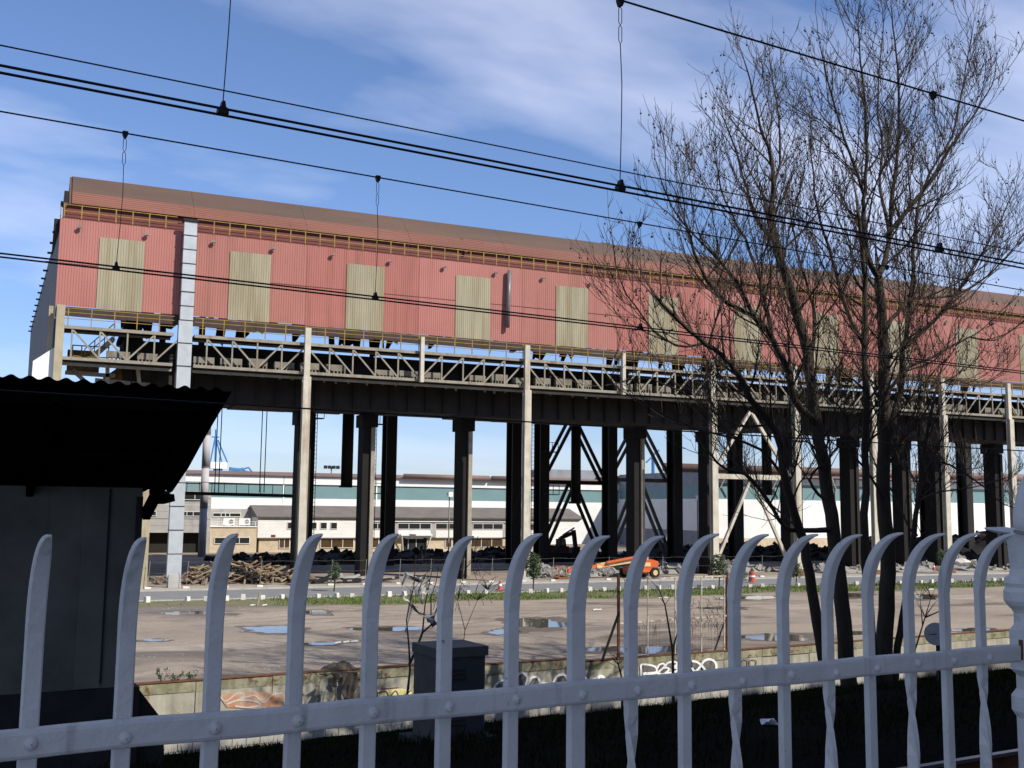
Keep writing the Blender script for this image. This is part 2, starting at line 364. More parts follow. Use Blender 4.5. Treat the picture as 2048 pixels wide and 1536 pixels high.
# road, pavement beyond, kerbs
m = MB(K); m.v += [(-60, 64.6, 0.012), (220, 64.6, 0.012), (220, 71.6, 0.012), (-60, 71.6, 0.012)]; m.f.append((0, 1, 2, 3))
tag(m.build('road', asphalt), kind='structure')
m = MB(K); m.box((-60, 71.75, -0.1), (220, 74.2, 0.10)); tag(m.build('pavement', pavem), kind='structure')
m = MB(K)
for i in range(120):
    x = -40 + i * 1.6; m.box((x, 71.6, -0.1), (x + 1.585, 71.745, 0.115 + random.uniform(0, .006)))
tag(m.build('kerb', kerb_m), kind='structure')
m = MB(K)
for i in range(120):
    x = -40 + i * 1.6; m.box((x, 64.42, -0.1), (x + 1.585, 64.595, 0.07 + random.uniform(0, .006)))
tag(m.build('kerb', kerb_m), kind='structure')
# bare earth strip of the verge under the grass
m = MB(K); rows = 5; xs = np.arange(-20, 130, 1.5)
for x in xs:
    lo = 60.4 - (1.6 * max(0, min(1, (x - 13) / 6))) + 0.7 * math.sin(x * .31) + .4 * math.sin(x * .83 + 1)
    for j in range(rows):
        t = j / (rows-1); m.v.append((x, lo + (64.41 - lo) * t, 0.006 + 0.10 * math.sin(math.pi * t) ** 1.0 * (0.6 + .4 * math.sin(x * 1.7))))
for i in range(len(xs)-1):
    for j in range(rows-1):
        q = i*rows + j; m.f.append((q, q+rows, q+rows+1, q+1))
verge_soil = M('verge_soil', (0.17, 0.15, 0.095), (0.11, 0.115, 0.05), 0.7, 1.0, bump=0.6, bscale=6)
tag(m.build('verge', verge_soil, smooth=True), kind='structure')
# grass blades on the verge
def blades(n, place, hmin, hmax, w):
    m = MB()
    for i in range(n):
        p, sc = place()
        if p is None: continue
        h = random.uniform(hmin, hmax) * sc; a = random.uniform(0, 6.283); wx, wy = math.cos(a) * w, math.sin(a) * w
        lx, ly = random.uniform(-.5, .5) * h, random.uniform(-.5, .5) * h; q = len(m.v)
        m.v += [(p[0]-wx, p[1]-wy, p[2]), (p[0]+wx, p[1]+wy, p[2]), (p[0]+lx, p[1]+ly, p[2]+h)]; m.f.append((q, q+1, q+2))
    return m
def verge_place():
    x = random.uniform(3, 95); y = random.uniform(58.7, 64.2)
    lo = 60.4 - (1.6 * max(0, min(1, (x - 13) / 6))) + 0.7 * math.sin(x * .31) + .4 * math.sin(x * .83 + 1)
    dens = 0.12 if x < 12 else (0.12 + .88 * min(1, (x - 12) / 3))
    dens *= 0.35 + 0.65 * (0.5 + 0.5 * math.sin(x * .55 + y * .6)) 
    if y < lo + .15 or random.random() > dens: return None, 0
    return (x * K, y * K, 0.03), (0.6 if x < 12 else 1)
tag(blades(46000, verge_place, 0.06, 0.24, 0.035).build('verge_grass', grass_m), label='green weedy grass along the near edge of the road', kind='stuff')
# dark grass and weeds on the shaded embankment
def bank_place():
    d = random.uniform(7.4, 38); s = random.uniform(.1 * d, 1.5 * d + 2)
    p = W(s, d, bank_h(d) - .03); return tuple(p), (1 if random.random() < .9 else 2.0)
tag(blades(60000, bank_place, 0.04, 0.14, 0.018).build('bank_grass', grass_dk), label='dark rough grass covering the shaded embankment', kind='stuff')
# puddles standing on the yard
PUD = [(545, 1259, 58, 6), (780, 1258, 66, 4), (385, 1226, 70, 3.2), (1075, 1247, 62, 9), (1285, 1299, 88, 8), (632, 1225, 30, 4), (1500, 1196, 55, 3.5),
       (1545, 1275, 72, 6.5), (1695, 1191, 45, 4), (1010, 1264, 36, 4), (640, 1288, 32, 3), (1850, 1194, 28, 4), (1715, 1266, 22, 3), (1945, 1260, 42, 3), (310, 1281, 26, 2.4), (1450, 1216, 40, 2.2)]
wetm = M('wet_ground', (0.105, 0.08, 0.058), (0.135, 0.103, 0.075), 1.0, 0.45, spec=0.4)
for k_, (cx, cy, rx, ry) in enumerate(PUD):
    for nm, mat, gs, z in (('damp_patch', wetm, 1.38, 0.004), ('puddle', water_m, 1.0, 0.009)):
        m = MB(); n = 70; ph = random.uniform(0, 6)
        for i in range(n):
            t = 2 * math.pi * i / n
            w = gs * (1 + .17 * math.sin(2*t + ph) + .14 * math.sin(3*t + 2*ph) + .10 * math.sin(5*t + 3*ph) + .08 * math.sin(9*t + ph) + .05 * math.sin(17*t + 2*ph) + random.uniform(-.03, .03))
            p = on_g(cx + rx * w * math.cos(t), cy + ry * w * math.sin(t)) * K; m.v.append((p.x, p.y, z + .0006 * k_))
        m.f.append(tuple(range(n)))
        o = m.build(nm, mat); tag(o, kind='structure')
# stones and litter scattered over the yard
m = MB()
for i in range(2600):
    px = random.uniform(285, 2040); py = random.uniform(1198, 1350) if random.random() < .7 else random.gauss(1215, 12)
    p = on_g(px, py) * K
    if p.dot(FN) < DW + .5 or p.y < 30: continue
    r = random.uniform(.012, .05); q = len(m.v)
    for j in range(5): t = j * 1.2566; m.v.append((p.x + r * math.cos(t) * random.uniform(.7, 1.4), p.y + r * math.sin(t), 0.0))
    m.v.append((p.x, p.y, r * .7))
    for j in range(5): m.f.append((q + j, q + (j+1) % 5, q + 5))
tag(m.build('scattered_stones', rubble_m), label='small stones scattered over the bare yard', kind='stuff')

# tyre tracks and patches of older surfacing on the yard
track_m = M('tyre_mark', (0.165, 0.135, 0.105), (0.235, 0.193, 0.15), 0.9, 0.9)
patch_m = [M('patch_a', (0.20, 0.172, 0.14), (0.25, 0.21, 0.168), 0.7, 0.95), M('patch_b', (0.335, 0.285, 0.228), (0.28, 0.236, 0.187), 0.7, 0.95)]
rt2 = random.Random(77)
for k_, (a, b, c) in enumerate((((6, 50), (20, 54), (46, 51)), ((12, 60), (22, 50), (30, 43)), ((20, 57), (40, 50), (70, 56)), ((9, 46), (18, 47), (33, 56)), ((30, 58), (45, 52), (60, 43)))):
    for o_ in (-.8, .8):
        m = MB(K); n = 40
        for i in range(n + 1):
            t = i / n; x = (1-t)**2 * a[0] + 2*t*(1-t) * b[0] + t*t * c[0]; y = (1-t)**2 * a[1] + 2*t*(1-t) * b[1] + t*t * c[1]
            dx = 2*(1-t)*(b[0]-a[0]) + 2*t*(c[0]-b[0]); dy = 2*(1-t)*(b[1]-a[1]) + 2*t*(c[1]-b[1]); L = math.hypot(dx, dy); nx_, ny_ = -dy / L, dx / L
            w = .13 * (.6 + .6 * rt2.random()) * (1 if 1 < i < n - 1 else .2)
            for q in (-w, w): m.v.append((x + nx_ * (o_ + q), y + ny_ * (o_ + q), .0016 + .00025 * k_))
        for i in range(n): m.f.append((2*i, 2*i+2, 2*i+3, 2*i+1))
        tag(m.build('tyre_track', track_m), kind='structure')
for k_ in range(9):
    cx, cy = rt2.uniform(6, 60), rt2.uniform(42, 58); m = MB(K); n = 22; ax, ay = rt2.uniform(1.5, 5), rt2.uniform(.8, 2.2); ph = rt2.uniform(0, 6)
    if cx * FN.x + cy * FN.y < (DW + 1) / K + ay: cy += 6
    for i in range(n):
        t = 2 * math.pi * i / n; r_ = 1 + .2 * math.sin(3*t + ph) + rt2.uniform(-.12, .12); m.v.append((cx + ax * r_ * math.cos(t), cy + ay * r_ * math.sin(t), .0006 + .0001 * k_))
    m.f.append(tuple(range(n))); tag(m.build('ground_patch', patch_m[k_ % 2]), kind='structure')

# ================================================================== THE HALL
Y0 = 74.0; XR = 112.0
hall = thing('steel_hall', U(0, Y0, 0), 'long half-dismantled steel mill hall with pink corrugated upper wall on open columns', 'hall')
def ribs(x0, x1, z0, z1, y, period=0.168, depth=0.017):
    m = MB(K); x = x0; pts = []
    while x < x1 - 1e-6:
        for f_, dy in ((0, 0), (.38, 0), (.5, depth), (.88, depth)):
            xx = x + period * f_
            if xx <= x1: pts.append((xx, y + dy))
        x += period
    pts.append((x1, y))
    for xx, yy in pts: m.v += [(xx, yy, z0), (xx, yy, z1)]
    for i in range(len(pts)-1): m.f.append((2*i, 2*i+2, 2*i+3, 2*i+1))
    return m
ZT, ZB = 24.0, 18.2
# pink front wall in sheets, and a backing so that it has thickness
for i in range(14):
    xa = 0.6 if i == 0 else 8.45 * i; xb = min(8.45 * (i + 1), XR)
    o = ribs(xa, xb - .02, ZB + random.uniform(-.03, .03), ZT, Y0 + random.uniform(0, .012)).build('cladding_bay', pinks[(i * 5 + 1) % 3], hall)
for i in range(14):
    xa = 0.62 if i == 0 else 8.45 * i; m = MB(K); m.box((xa, Y0 - .012, 21.0), (min(8.45 * (i + 1) - .03, XR), Y0 + .01, 21.03)); m.build('sheet_lap', maroon, hall)
m = MB(K); m.box((0.62, Y0 + .06, ZB + .05), (XR, Y0 + .16, ZT - .02)); m.build('wall_backing', darksteel, hall)
for i in range(13):
    xc = 8.45 * (i + .5) + (0.25 if i < 2 else 0.1); m = ribs(xc - 1.42, xc + 1.42, ZB - .02, 22.98, Y0 - .045, .168, .018)
    m.build('translucent_panel', beigepanel, hall)
# fascia under the wall, in lengths that sag
for i in range(26):
    xa = 0.7 + i * 4.25; dz = random.uniform(-.06, .04); m = MB(K)
    m.slab([(xa, Y0 - .10, ZB - .05), (xa + 4.23, Y0 - .10, ZB - .05 + random.uniform(-.03, .03)), (xa + 4.23, Y0 - .10, ZB - .68 + random.uniform(-.1, .08)), (xa, Y0 - .10, ZB - .68 + dz)], (0, .12, 0))
    m.build('fascia', fascia, hall)
# gallery floor and the stepped cladding above
m = MB(K); m.box((0.6, Y0 + .17, ZT - .06), (XR, 76.0, ZT + .04)); m.build('gallery_floor', fascia, hall)
def hrib(y0, z0, y1, z1, n, depth, x0, x1):
    pr = []; dy, dz = (y1-y0)/n, (z1-z0)/n; L = math.hypot(dy, dz); ny, nz_ = -dz/L*depth, dy/L*depth
    for i in range(n):
        for f_, o_ in ((0, 0), (.4, 0), (.5, 1), (.9, 1)): pr.append((y0 + dy*(i+f_) + ny*o_, z0 + dz*(i+f_) + nz_*o_))
    pr.append((y1, z1)); m = MB(K); m.extr(pr, x0, x1); return m
for i in range(14):
    xa = 1.25 + i * 8.0; xb = min(xa + 7.985, XR)
    hrib(76.0, ZT + .04, 76.0, 25.6, 7, .03, xa - (.0 if i else .5), xb).build('maroon_shade_bay', maroon, hall)  # overhang shade painted in as maroon
    hrib(75.72, 25.5, 76.7, 26.56, 6, .03, xa, xb).build('faded_cladding_bay', rustpink, hall)
    hrib(76.7, 26.56, 78.6, 28.17, 8, .03, xa, xb).build('brown_cladding_bay', browncap, hall)
m = MB(K); m.slab([(1.2, 75.72, 25.46), (1.2, 76.7, 26.52), (1.2, 78.6, 28.13), (1.2, 100, 24.6), (1.2, 100, 24.4), (1.2, 78.6, 27.6), (1.2, 76.2, 25.46)], (-.12, 0, 0)); m.build('monitor_end', browncap, hall)
m = MB(K); m.box((0.75, 76.05, ZT), (1.05, 79, 26.4)); m.build('end_post', darksteel, hall)
m = MB(K); m.slab([(1.2, 78.6, 28.17), (XR, 78.6, 28.17), (XR, 100, 24.6), (1.2, 100, 24.6)], (0, 0, -.15)); m.build('roof', browncap, hall)
for i, xx in enumerate((29.6, 46.6, 63.5, 80.2)):
    m = MB(K); m.slab([(xx, 75.68, 25.2), (xx + .22, 75.68, 25.2), (xx + .22, 76.75, 26.6), (xx, 76.75, 26.6)], (0, -.03, .05)); m.build('rust_streak', M('streak_rust', (0.13, 0.075, 0.025), (0.08, 0.04, 0.02), 2, .9), hall)
m = MB(K)
for i in range(4): m.beam((0.6, 82 + i*5.5, 27.0 - i * .92), (XR, 82 + i*5.5, 27.0 - i * .92), .25, .4)
m.build('purlins', darksteel, hall)
for i in range(14):
    m = MB(K); x = 8.45 * i + .4; m.beam((x, 74.4, 23.6), (x, 100, 24.0), .35, .8); m.build('roof_beam', darksteel, hall)
# gable wall at the left end and its row of brackets
gx = lambda y: 0.58 - (y - 74) * 0.0355
m = MB(K); m.slab([(gx(74), 74.02, 14.6), (gx(74), 74.02, ZT), (gx(126), 126, ZT + .3), (gx(126), 126, 0), (gx(80), 80, 0), (gx(80), 80, 14.6)], (.25, 0, 0)); m.build('gable_wall', M('gable_grey', (.15, .152, .16), (.105, .107, .115), .5, .75, streak=((.07, .07, .075), .2, .8)), hall)
bm_ = MB(K).box((-.34, -.07, -.06), (.05, .09, .07)).mesh('bracket', darksteel)
for i in range(15):
    y = 76.2 + i * 3.3; piece('bracket', bm_, hall, U(gx(y), y, ZT - .5))
pts = [on_y(126, 684, 73.4), on_y(66, 722, 73.4), on_y(60, 800, 73.4), on_y(121, 800, 73.4)]
m = MB(K); m.slab(pts, (0, .12, 0)); m.build('white_end_sheet', white_m, hall)
# railings in yellow: the gallery and the walkway
gp = MB(K).box((-.035, -.035, 0), (.035, .035, .92)).mesh('railing_post', yellow)
for i in range(104):
    x = .8 + i * 1.06
    if not 7.7 < x < 9.3: piece('railing_post', gp, hall, U(x, Y0 - .02, ZT + .05))
for z in (ZT + .5, ZT + .93):
    m = MB(K); m.beam((.8, Y0 - .02, z), (7.9, Y0 - .02, z), .05, .05); m.build('railing_bar', yellow, hall)
    m = MB(K); m.beam((9.2, Y0 - .02, z), (XR, Y0 - .02, z), .05, .05); m.build('railing_bar', yellow, hall)
m = MB(K); m.box((gx(74) - .02, 74.6, ZT + .04), (gx(74) + .04, 74.68, ZT + .95)); m.build('railing_post', yellow, hall)
# flood lamps along the wall top
lp = MB(K); lp.box((-.03, -.18, -.05), (.03, 0, .02)); lp.box((-.13, -.30, -.16), (.13, -.12, -.03))
lpm = lp.mesh('wall_lamp', steel_gr)
for i in range(25): piece('wall_lamp', lpm, hall, U(1.9 + i * 4.22 + random.uniform(-.1, .1), Y0 - .02, ZT - .45), (0, 0, R(-20)))
# truss walkway
TT, TBm = 16.75, 14.72; YT = 73.45
for (nm, z, w, h, y) in (('top_chord', TT, .2, .21, YT), ('bottom_chord', TBm, .2, .2, YT), ('bottom_chord', TBm + .04, .22, .2, YT + 1.9), ('top_chord', TT, .2, .2, YT + 1.9), ('service_pipe', TBm - .32, .18, .18, YT + .35)):
    for i in range(13):
        xa = (1.1, 9.3)[i] if i < 2 else 8.45 * i; xb = 7.95 if i == 0 else 8.45 * (i + 1) - .01; m = MB(K); m.beam((xa, y, z), (xb, y, z), w, h); m.build(nm, truss_m, hall)
vm = MB(K).box((-.05, -.05, TBm + .1), (.05, .05, TT - .105)).mesh('truss_vertical', truss_m)
dm = {}
for sg in (1, -1):
    m = MB(K); m.beam((-.845 * sg, 0, TT - .12), (.845 * sg, 0, TBm + .1), .09, .11); dm[sg] = m.mesh('truss_diagonal', truss_m)
for b_ in range(13):
    for j in range(5):
        x = 8.45 * b_ + j * 1.69
        if x < 1 or 7.6 < x < 9.2: continue
        piece('truss_vertical', vm, hall, U(x, YT, 0)); 
        sg = (1 if j < 3 else -1) if b_ < 2 else (1 if b_ % 2 == 0 else -1)
        piece('truss_diagonal', dm[sg], hall, U(x + .845, YT + .003, 0))
for xa, xb in ((1.0, 7.95), (9.3, XR)): m = MB(K); m.box((xa, YT + .12, TBm - .16), (xb, YT + 1.78, TBm - .06)); m.build('walkway_deck', girder_m, hall)
for xa, xb in ((1.0, 7.95), (9.3, XR)): m = MB(K); m.box((xa, YT + .12, TT + .02), (xb, YT + 1.78, TT + .1)); m.build('walkway_upper_deck', girder_m, hall)
wp = MB(K).box((-.03, -.03, 0), (.03, .03, 1.12)).mesh('railing_post', yellow)
for i in range(80):
    x = 1.4 + i * 1.4
    if 7.9 < x < 9.3: continue
    piece('railing_post', wp, hall, U(x, YT - .1, TT + .13), None)
for z in (TT + .55, TT + .95, TT + 1.22):
    for xa, xb in ((1.2, 7.95), (9.3, XR)): m = MB(K); m.beam((xa, YT - .1, z), (xb, YT - .1, z), .04, .04); m.build('railing_bar', yellow, hall)
# pale roller boxes standing on the walkway
rb = MB(K); rb.box((-.72, -.22, .45), (.72, .22, .98))
for j in range(6): rb.box((-.68 + j * .26, -.2, 0), (-.58 + j * .26, .2, .45))
rb.box((-.78, -.26, -.04), (.78, .26, .02)); rbm = rb.mesh('roller_box', M('roller_paint', (0.24, 0.22, 0.17), (0.15, 0.13, 0.10), 1.5, .8))
for i in range(58):
    x = 4.6 + i * 1.83
    if (i * 7) % 11 in (3, 8): continue
    piece('roller_box', rbm, hall, U(x, YT + .95, TBm - .02), None, (random.uniform(.85, 1.05), 1, random.uniform(.7, 1.0)))
# stubs of brackets hanging under the walkway
hb = MB(K).box((-.07, -.07, -.3), (.07, .07, 0)).mesh('hanger_stub', steel_gr)
for i in range(90): piece('hanger_stub', hb, hall, U(9.5 + i * 1.12 + random.uniform(-.3, .3), YT + random.uniform(.5, 1.5), TBm - .16), None, (1, 1, random.uniform(.4, 1.2)))
# crane runway girders: plates with stiffeners
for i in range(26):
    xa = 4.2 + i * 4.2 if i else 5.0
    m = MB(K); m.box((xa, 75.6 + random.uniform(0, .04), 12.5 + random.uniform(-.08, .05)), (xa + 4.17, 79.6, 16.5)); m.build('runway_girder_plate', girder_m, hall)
sm = MB(K).box((-.04, 75.4, 12.6), (.04, 75.6, 16.4)).mesh('stiffener', girder_m)
for i in range(76): piece('stiffener', sm, hall, U(5.6 + i * 1.4, 0, 0))
for i in range(24):
    xa = 17.5 + i * 4.0; dz = random.uniform(-.15, .15); m = MB(K); m.box((xa, 96.8, 14.45 + dz), (xa + 3.97, 99.2, 19.2)); m.build('rear_girder_plate', girder_m, hall)
m = MB(K); m.tube([(18, 96.6, 14.2), (XR, 96.6, 14.2)], .12, 6); m.build('rear_pipe', darksteel, hall)
for i in range(46):
    x = 17.8 + i * 2; m = MB(K); m.box((x, 97, 14.5 - random.uniform(.1, .55)), (x + random.uniform(.2, 1.2), 97.15, 14.9)); m.build('torn_edge', darksteel, hall)
# front posts
pz = {2: 1, 4: 1, 6: 1, 7: 1, 8: 1, 9: 1, 10: 1, 11: 1, 3: 0, 5: 0}
for i, full in pz.items():
    x = 8.45 * i; m = MB(K); w = .27 if full else .18
    z0 = 0 if full else TBm - .2
    if full:
        m.box((x - w, 72.75, 0), (x + w, 72.83, 14.4)); m.box((x - .045, 72.83, 0), (x + .045, 73.14, 14.4)); m.box((x - w, 73.14, 0), (x + w, 73.22, 14.4))
    m.box((x - w * .75, 72.9, 14.4 if full else z0), (x + w * .75, 73.2, ZB - .35))
    m.build('post', steel_lt, hall)
    if full:
        m = MB(K); m.box((x - .4, 72.6, 0), (x + .4, 73.4, .5)); m.build('post_base', M('rust_base', (.22, .10, .05), (.14, .07, .04), 2, .9) if i >= 6 else concrete, hall)
for x in (0.95, 6.75):
    m = MB(K); m.box((x - .25, 73.0, 0 if x > 1 else 3), (x + .25, 73.3, ZB - .1 if x < 1 else 11)); m.box((x - .7, 73.75, 3), (x - .45, 73.9, ZB - .1)) if x < 1 else None
    m.build('post', M('beige_post', (.40, .36, .25), (.30, .25, .16), 1.2, .8, streak=((.2, .1, .04), .2, 2)), hall)
# big dark columns of the inner and rear rows; inner ones blackened as shade, some edged pale as sunlit
strip = M('column_lit_edge', (.36, .32, .26), (.25, .22, .17), 1, .85, streak=((.10, .06, .035), .2, 1.5))  # pale tone stands in for the sunlit column edge
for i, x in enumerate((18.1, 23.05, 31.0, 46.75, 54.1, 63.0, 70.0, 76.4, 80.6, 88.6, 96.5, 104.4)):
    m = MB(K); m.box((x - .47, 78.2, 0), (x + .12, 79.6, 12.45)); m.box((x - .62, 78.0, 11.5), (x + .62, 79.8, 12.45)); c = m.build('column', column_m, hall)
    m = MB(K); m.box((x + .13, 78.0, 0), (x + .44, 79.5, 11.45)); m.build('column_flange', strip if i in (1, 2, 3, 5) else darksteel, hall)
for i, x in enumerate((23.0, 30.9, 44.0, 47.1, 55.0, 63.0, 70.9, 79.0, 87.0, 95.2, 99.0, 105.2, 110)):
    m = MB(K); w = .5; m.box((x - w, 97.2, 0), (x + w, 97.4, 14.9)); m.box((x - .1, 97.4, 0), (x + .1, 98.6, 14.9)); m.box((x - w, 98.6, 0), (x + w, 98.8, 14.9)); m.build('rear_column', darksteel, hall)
# bracing of the rear row and of the front row
def brace(x0, x1, y, zlo, zmid, ztop, mat, w=.28, pair=(-.35, .35)):
    xm = (x0 + x1) / 2
    for (p, q) in (((xm, ztop), (x0, zmid)), ((xm, ztop), (x1, zmid)), ((xm, zmid), (x0, zlo)), ((xm, zmid), (x1, zlo))):
        for o_ in pair:
            m = MB(K); m.beam((p[0] + o_, y, p[1]), (q[0] + o_, y, q[1]), w, w); m.build('brace', mat, hall)
    m = MB(K); m.beam((x0, y, zmid), (x1, y, zmid), .35, .4); m.build('brace_tie', mat, hall)
brace(47.3, 54.8, 98.9, 0.3, 8.2, 14.9, darksteel)
brace(55.2, 62.8, 98.9, 0.3, 8.6, 14.9, M('brace_grey', (.17, .16, .145), (.10, .09, .08), 1, .8))
brace(51.0, 59.2, 73.9, 0.4, 8.3, 13.9, steel_lt, .24, (0,))
# hanging shafts and downpipes under the girders
for px, w, z0 in ((695, .55, 7.2), (1152, .5, 6.0), (1533, .55, 7.2)):
    x = on_y(px, 900, 96).x; m = MB(K); m.tube([(x, 96, 15.2), (x, 96, z0)], w, 12); m.box((x - .62, 95.4, z0), (x + .3, 96.4, z0 + .2)); m.build('hanging_shaft', darksteel, hall, True)
# suspended walkway at the left with its four cables
pa, pb = on_y(322, 985, 97), on_y(592, 992, 97)
m = MB(K); m.beam(pa, pb, .8, .28); m.build('hanging_walkway', darksteel, hall)
m = MB(K); m.beam(pa + Vector((0, 0, 1)), pb + Vector((0, 0, 1)), .05, .05)
for j in range(12):
    p = pa.lerp(pb, j / 11); m.beam(p, p + Vector((0, 0, 1)), .05, .05)
m.build('walkway_railing', darksteel, hall)
for px in (429, 437, 519, 528):
    p = on_y(px, 985, 97); m = MB(K); m.tube([p, (p.x, 97, 15)], .045, 5); m.build('cable', blacksteel, hall)
# ladders on the rear columns
for px in (748, 1066, 628):
    x = on_y(px, 950, 96.8).x; m = MB(K)
    for o_ in (-.16, .16): m.beam((x + o_, 96.8, 2.5), (x + o_, 96.8, 14.5), .05, .05)
    for j in range(30): m.beam((x - .16, 96.8, 2.6 + j * .4), (x + .16, 96.8, 2.6 + j * .4), .04, .04)
    m.build('ladder', darksteel, hall)
for px, py in ((1098, 905), (1100, 990), (757, 988), (630, 838), (755, 850)):
    p = on_y(px, py, 96.6); m = MB(K)
    m.box((p.x - .7, 95.9, p.z), (p.x + .7, 96.7, p.z + .08))
    for q in (-.68, 0, .66): m.box((p.x + q, 95.9, p.z), (p.x + q + .05, 95.95, p.z + 1))
    m.box((p.x - .7, 95.9, p.z + .95), (p.x + .7, 95.95, p.z + 1.0)); m.build('service_landing', darksteel, hall)
# torn sheets hanging along the open rear eave
x = 6.0
while x < XR:
    w = random.uniform(.5, 2.6); px_ = x
    left = x < 18
    drop = random.uniform(2.9, 4.5) if random.random() < (.35 if left else .74) else random.uniform(1.6, 2.9)
    lean = random.uniform(-.3, 1.1); n = max(2, int(w / .35)); pts = [(x, 99.6, 24.6)]
    for j in range(n + 1):
        t = j / n; pts.append((x + w * t - lean * drop * .35, 99.6 + random.uniform(0, .1), 24.5 - drop * (1 - .5 * t * random.random()) + random.uniform(-.7, .35)))
    pts.append((x + w, 99.6, 24.6)); m = MB(K); m.slab(pts, (0, .1, 0)); m.build('torn_sheet', darksteel, hall)
    x += w + random.uniform(-.1, 1.1)
m = MB(K); m.beam((8, 99.3, 19.6), (XR, 99.3, 19.6), .3, .5); m.build('rear_beam', darksteel, hall)
for xx in (9.8, 13.2): m = MB(K); m.beam((xx, 99.2, 19), (xx, 99.2, 24.6), .5, .5); m.build('rear_stub', darksteel, hall)
p = on_y(262, 665, 92); m = MB(K); m.lathe((p.x, 92, p.z), [(1.1, -1.2), (1.1, -.9), (.3, 1.6), (.3, 2.6)], 12); m.build('hopper', darksteel, hall)
# steps and yellow rails in the first bay
a_, b_ = on_y(168, 728, 75.0), on_y(228, 676, 75.0)
for o_ in (0, .9):
    m = MB(K); m.beam(a_ + Vector((0, o_, 0)), b_ + Vector((0, o_, 0)), .12, .3); m.build('stair_stringer', steel_lt, hall)
for j in range(9):
    p = a_.lerp(b_, (j + .5) / 9); m = MB(K); m.box((p.x - .15, 75.05, p.z), (p.x + .15, 75.85, p.z + .05)); m.build('stair_tread', steel_gr, hall)
for o_ in (.55, 1.0):
    m = MB(K); m.beam(a_ + Vector((0, -.05, o_)), b_ + Vector((0, -.05, o_)), .06, .06); m.build('stair_rail', yellow, hall)
for j in range(4):
    p = a_.lerp(b_, j / 3); m = MB(K); m.beam(p + Vector((0, -.05, 0)), p + Vector((0, -.05, 1.0)), .06, .06); m.build('stair_rail', yellow, hall)
p = on_y(142, 735, 74.8)
m = MB(K)
for q in range(5): m.box((p.x + q * .55, 74.8, p.z), (p.x + q * .55 + .07, 74.87, p.z + 1.5))
for q in (.75, 1.45): m.box((p.x, 74.8, p.z + q), (p.x + 2.3, 74.87, p.z + q + .07))
m.build('landing_rail', yellow, hall)
m = MB(K); p = on_y(160, 725, 76.4); m.box((p.x - .8, 76.2, p.z - .6), (p.x + 1.2, 77.0, p.z + .8)); m.build('machine_casing', M('casing_brown', (.22, .15, .09), (.14, .10, .06), 2, .8), hall)
for (px0, py0, px1, py1, mt) in ((145, 740, 200, 790, steel_gr), (215, 735, 215, 800, steel_lt), (275, 735, 282, 800, steel_lt), (130, 745, 230, 752, steel_gr), (190, 760, 300, 770, steel_gr)):
    m = MB(K); m.beam(on_y(px0, py0, 75.6), on_y(px1, py1, 75.6), .25, .25); m.build('pipe_support', mt, hall)
p = on_y(245, 760, 77); m = MB(K); m.lathe((p.x, 77, p.z), [(.9, -1.6), (1.25, -.6), (1.25, .1), (.5, .7), (.3, 1.1)], 14); m.build('winch_drum', M('winch', (.40, .24, .05), (.2, .12, .05), 2, .7), hall, True)
# the galvanised duct with its joints
duct = bpy.data.objects.new('duct', None); col.objects.link(duct); duct.parent = hall; duct.location = U(8.65, 73.6, 0) - hall.location
x0, x1, z = 8.30, 9.14, 24.55
i = 0
while z > 2.2:
    hgt = .97 if z > 18.5 else 1.55
    dx = 0 if z > 18.3 else -.06
    o_ = random.uniform(-.012, .012)
    m = MB(K); m.box((x0 + dx + o_, 73.3 + o_, z - hgt + .03), (x1 + o_, 73.9, z)); m.build('duct_section', galv, duct)
    m = MB(K); m.box((x0 + dx - .03, 73.26, z - hgt), (x1 + .03, 73.93, z - hgt + .035)); m.build('duct_flange', fascia, duct)
    z -= hgt; i += 1
m = MB(K); m.slab([(x0 - .05, 73.3, z), (x1, 73.3, z), (x1, 73.3, z - 1.2), (x0 + .35, 73.3, z - 1.2)], (0, .6, 0)); m.build('duct_outlet', galv, duct)
m = MB(K); m.box((x0 - .08, 73.2, 24.56), (x1 + .08, 73.96, 24.72)); m.build('duct_cap', darksteel, duct)
m = MB(K); m.box((8.34, 73.2, 0), (9.1, 74.0, .95)); m.build('duct_plinth', concrete, hall)
for z in (23.4, 20.4): m = MB(K); m.box((8.5, 73.9, z), (8.8, Y0 + .03, z + .12)); m.build('duct_bracket', darksteel, hall)
# short round flue on the wall
pa, pb = on_y(1019, 541, 73.7), on_y(1015, 655, 73.7)
m = MB(K); m.tube([pa, ((pa.x + pb.x) / 2, 73.7, (pa.z + pb.z) / 2), pb], .17, 14); m.build('flue', M('flue_metal', (.20, .19, .19), (.13, .12, .12), 1.5, .45, .3), hall, True)
m = MB(K)
for z in (pa.z - .5, pb.z + .5): m.box((pa.x - .05, 73.8, z), (pa.x + .05, Y0 + .02, z + .1))
m.build('flue_bracket', darksteel, hall)

# ================================================================== BUILDINGS BEHIND
def window(parent, x0, x1, z0, z1, y, gmat=glass, mull=(), fr=.07, k=K):
    m = MB(k); t = fr
    m.box((x0, y - .06, z0), (x1, y + .02, z0 + t)); m.box((x0, y - .06, z1 - t), (x1, y + .02, z1)); m.box((x0, y - .06, z0 + t), (x0 + t, y + .02, z1 - t)); m.box((x1 - t, y - .06, z0 + t), (x1, y + .02, z1 - t))
    for q in mull: m.box((q - t/2, y - .055, z0 + t), (q + t/2, y + .02, z1 - t))
    w = m.build('window', frame_w, parent)
    m = MB(k); m.box((x0 + t, y - .025, z0 + t), (x1 - t, y + .01, z1 - t)); m.build('pane', gmat, w)
    return w
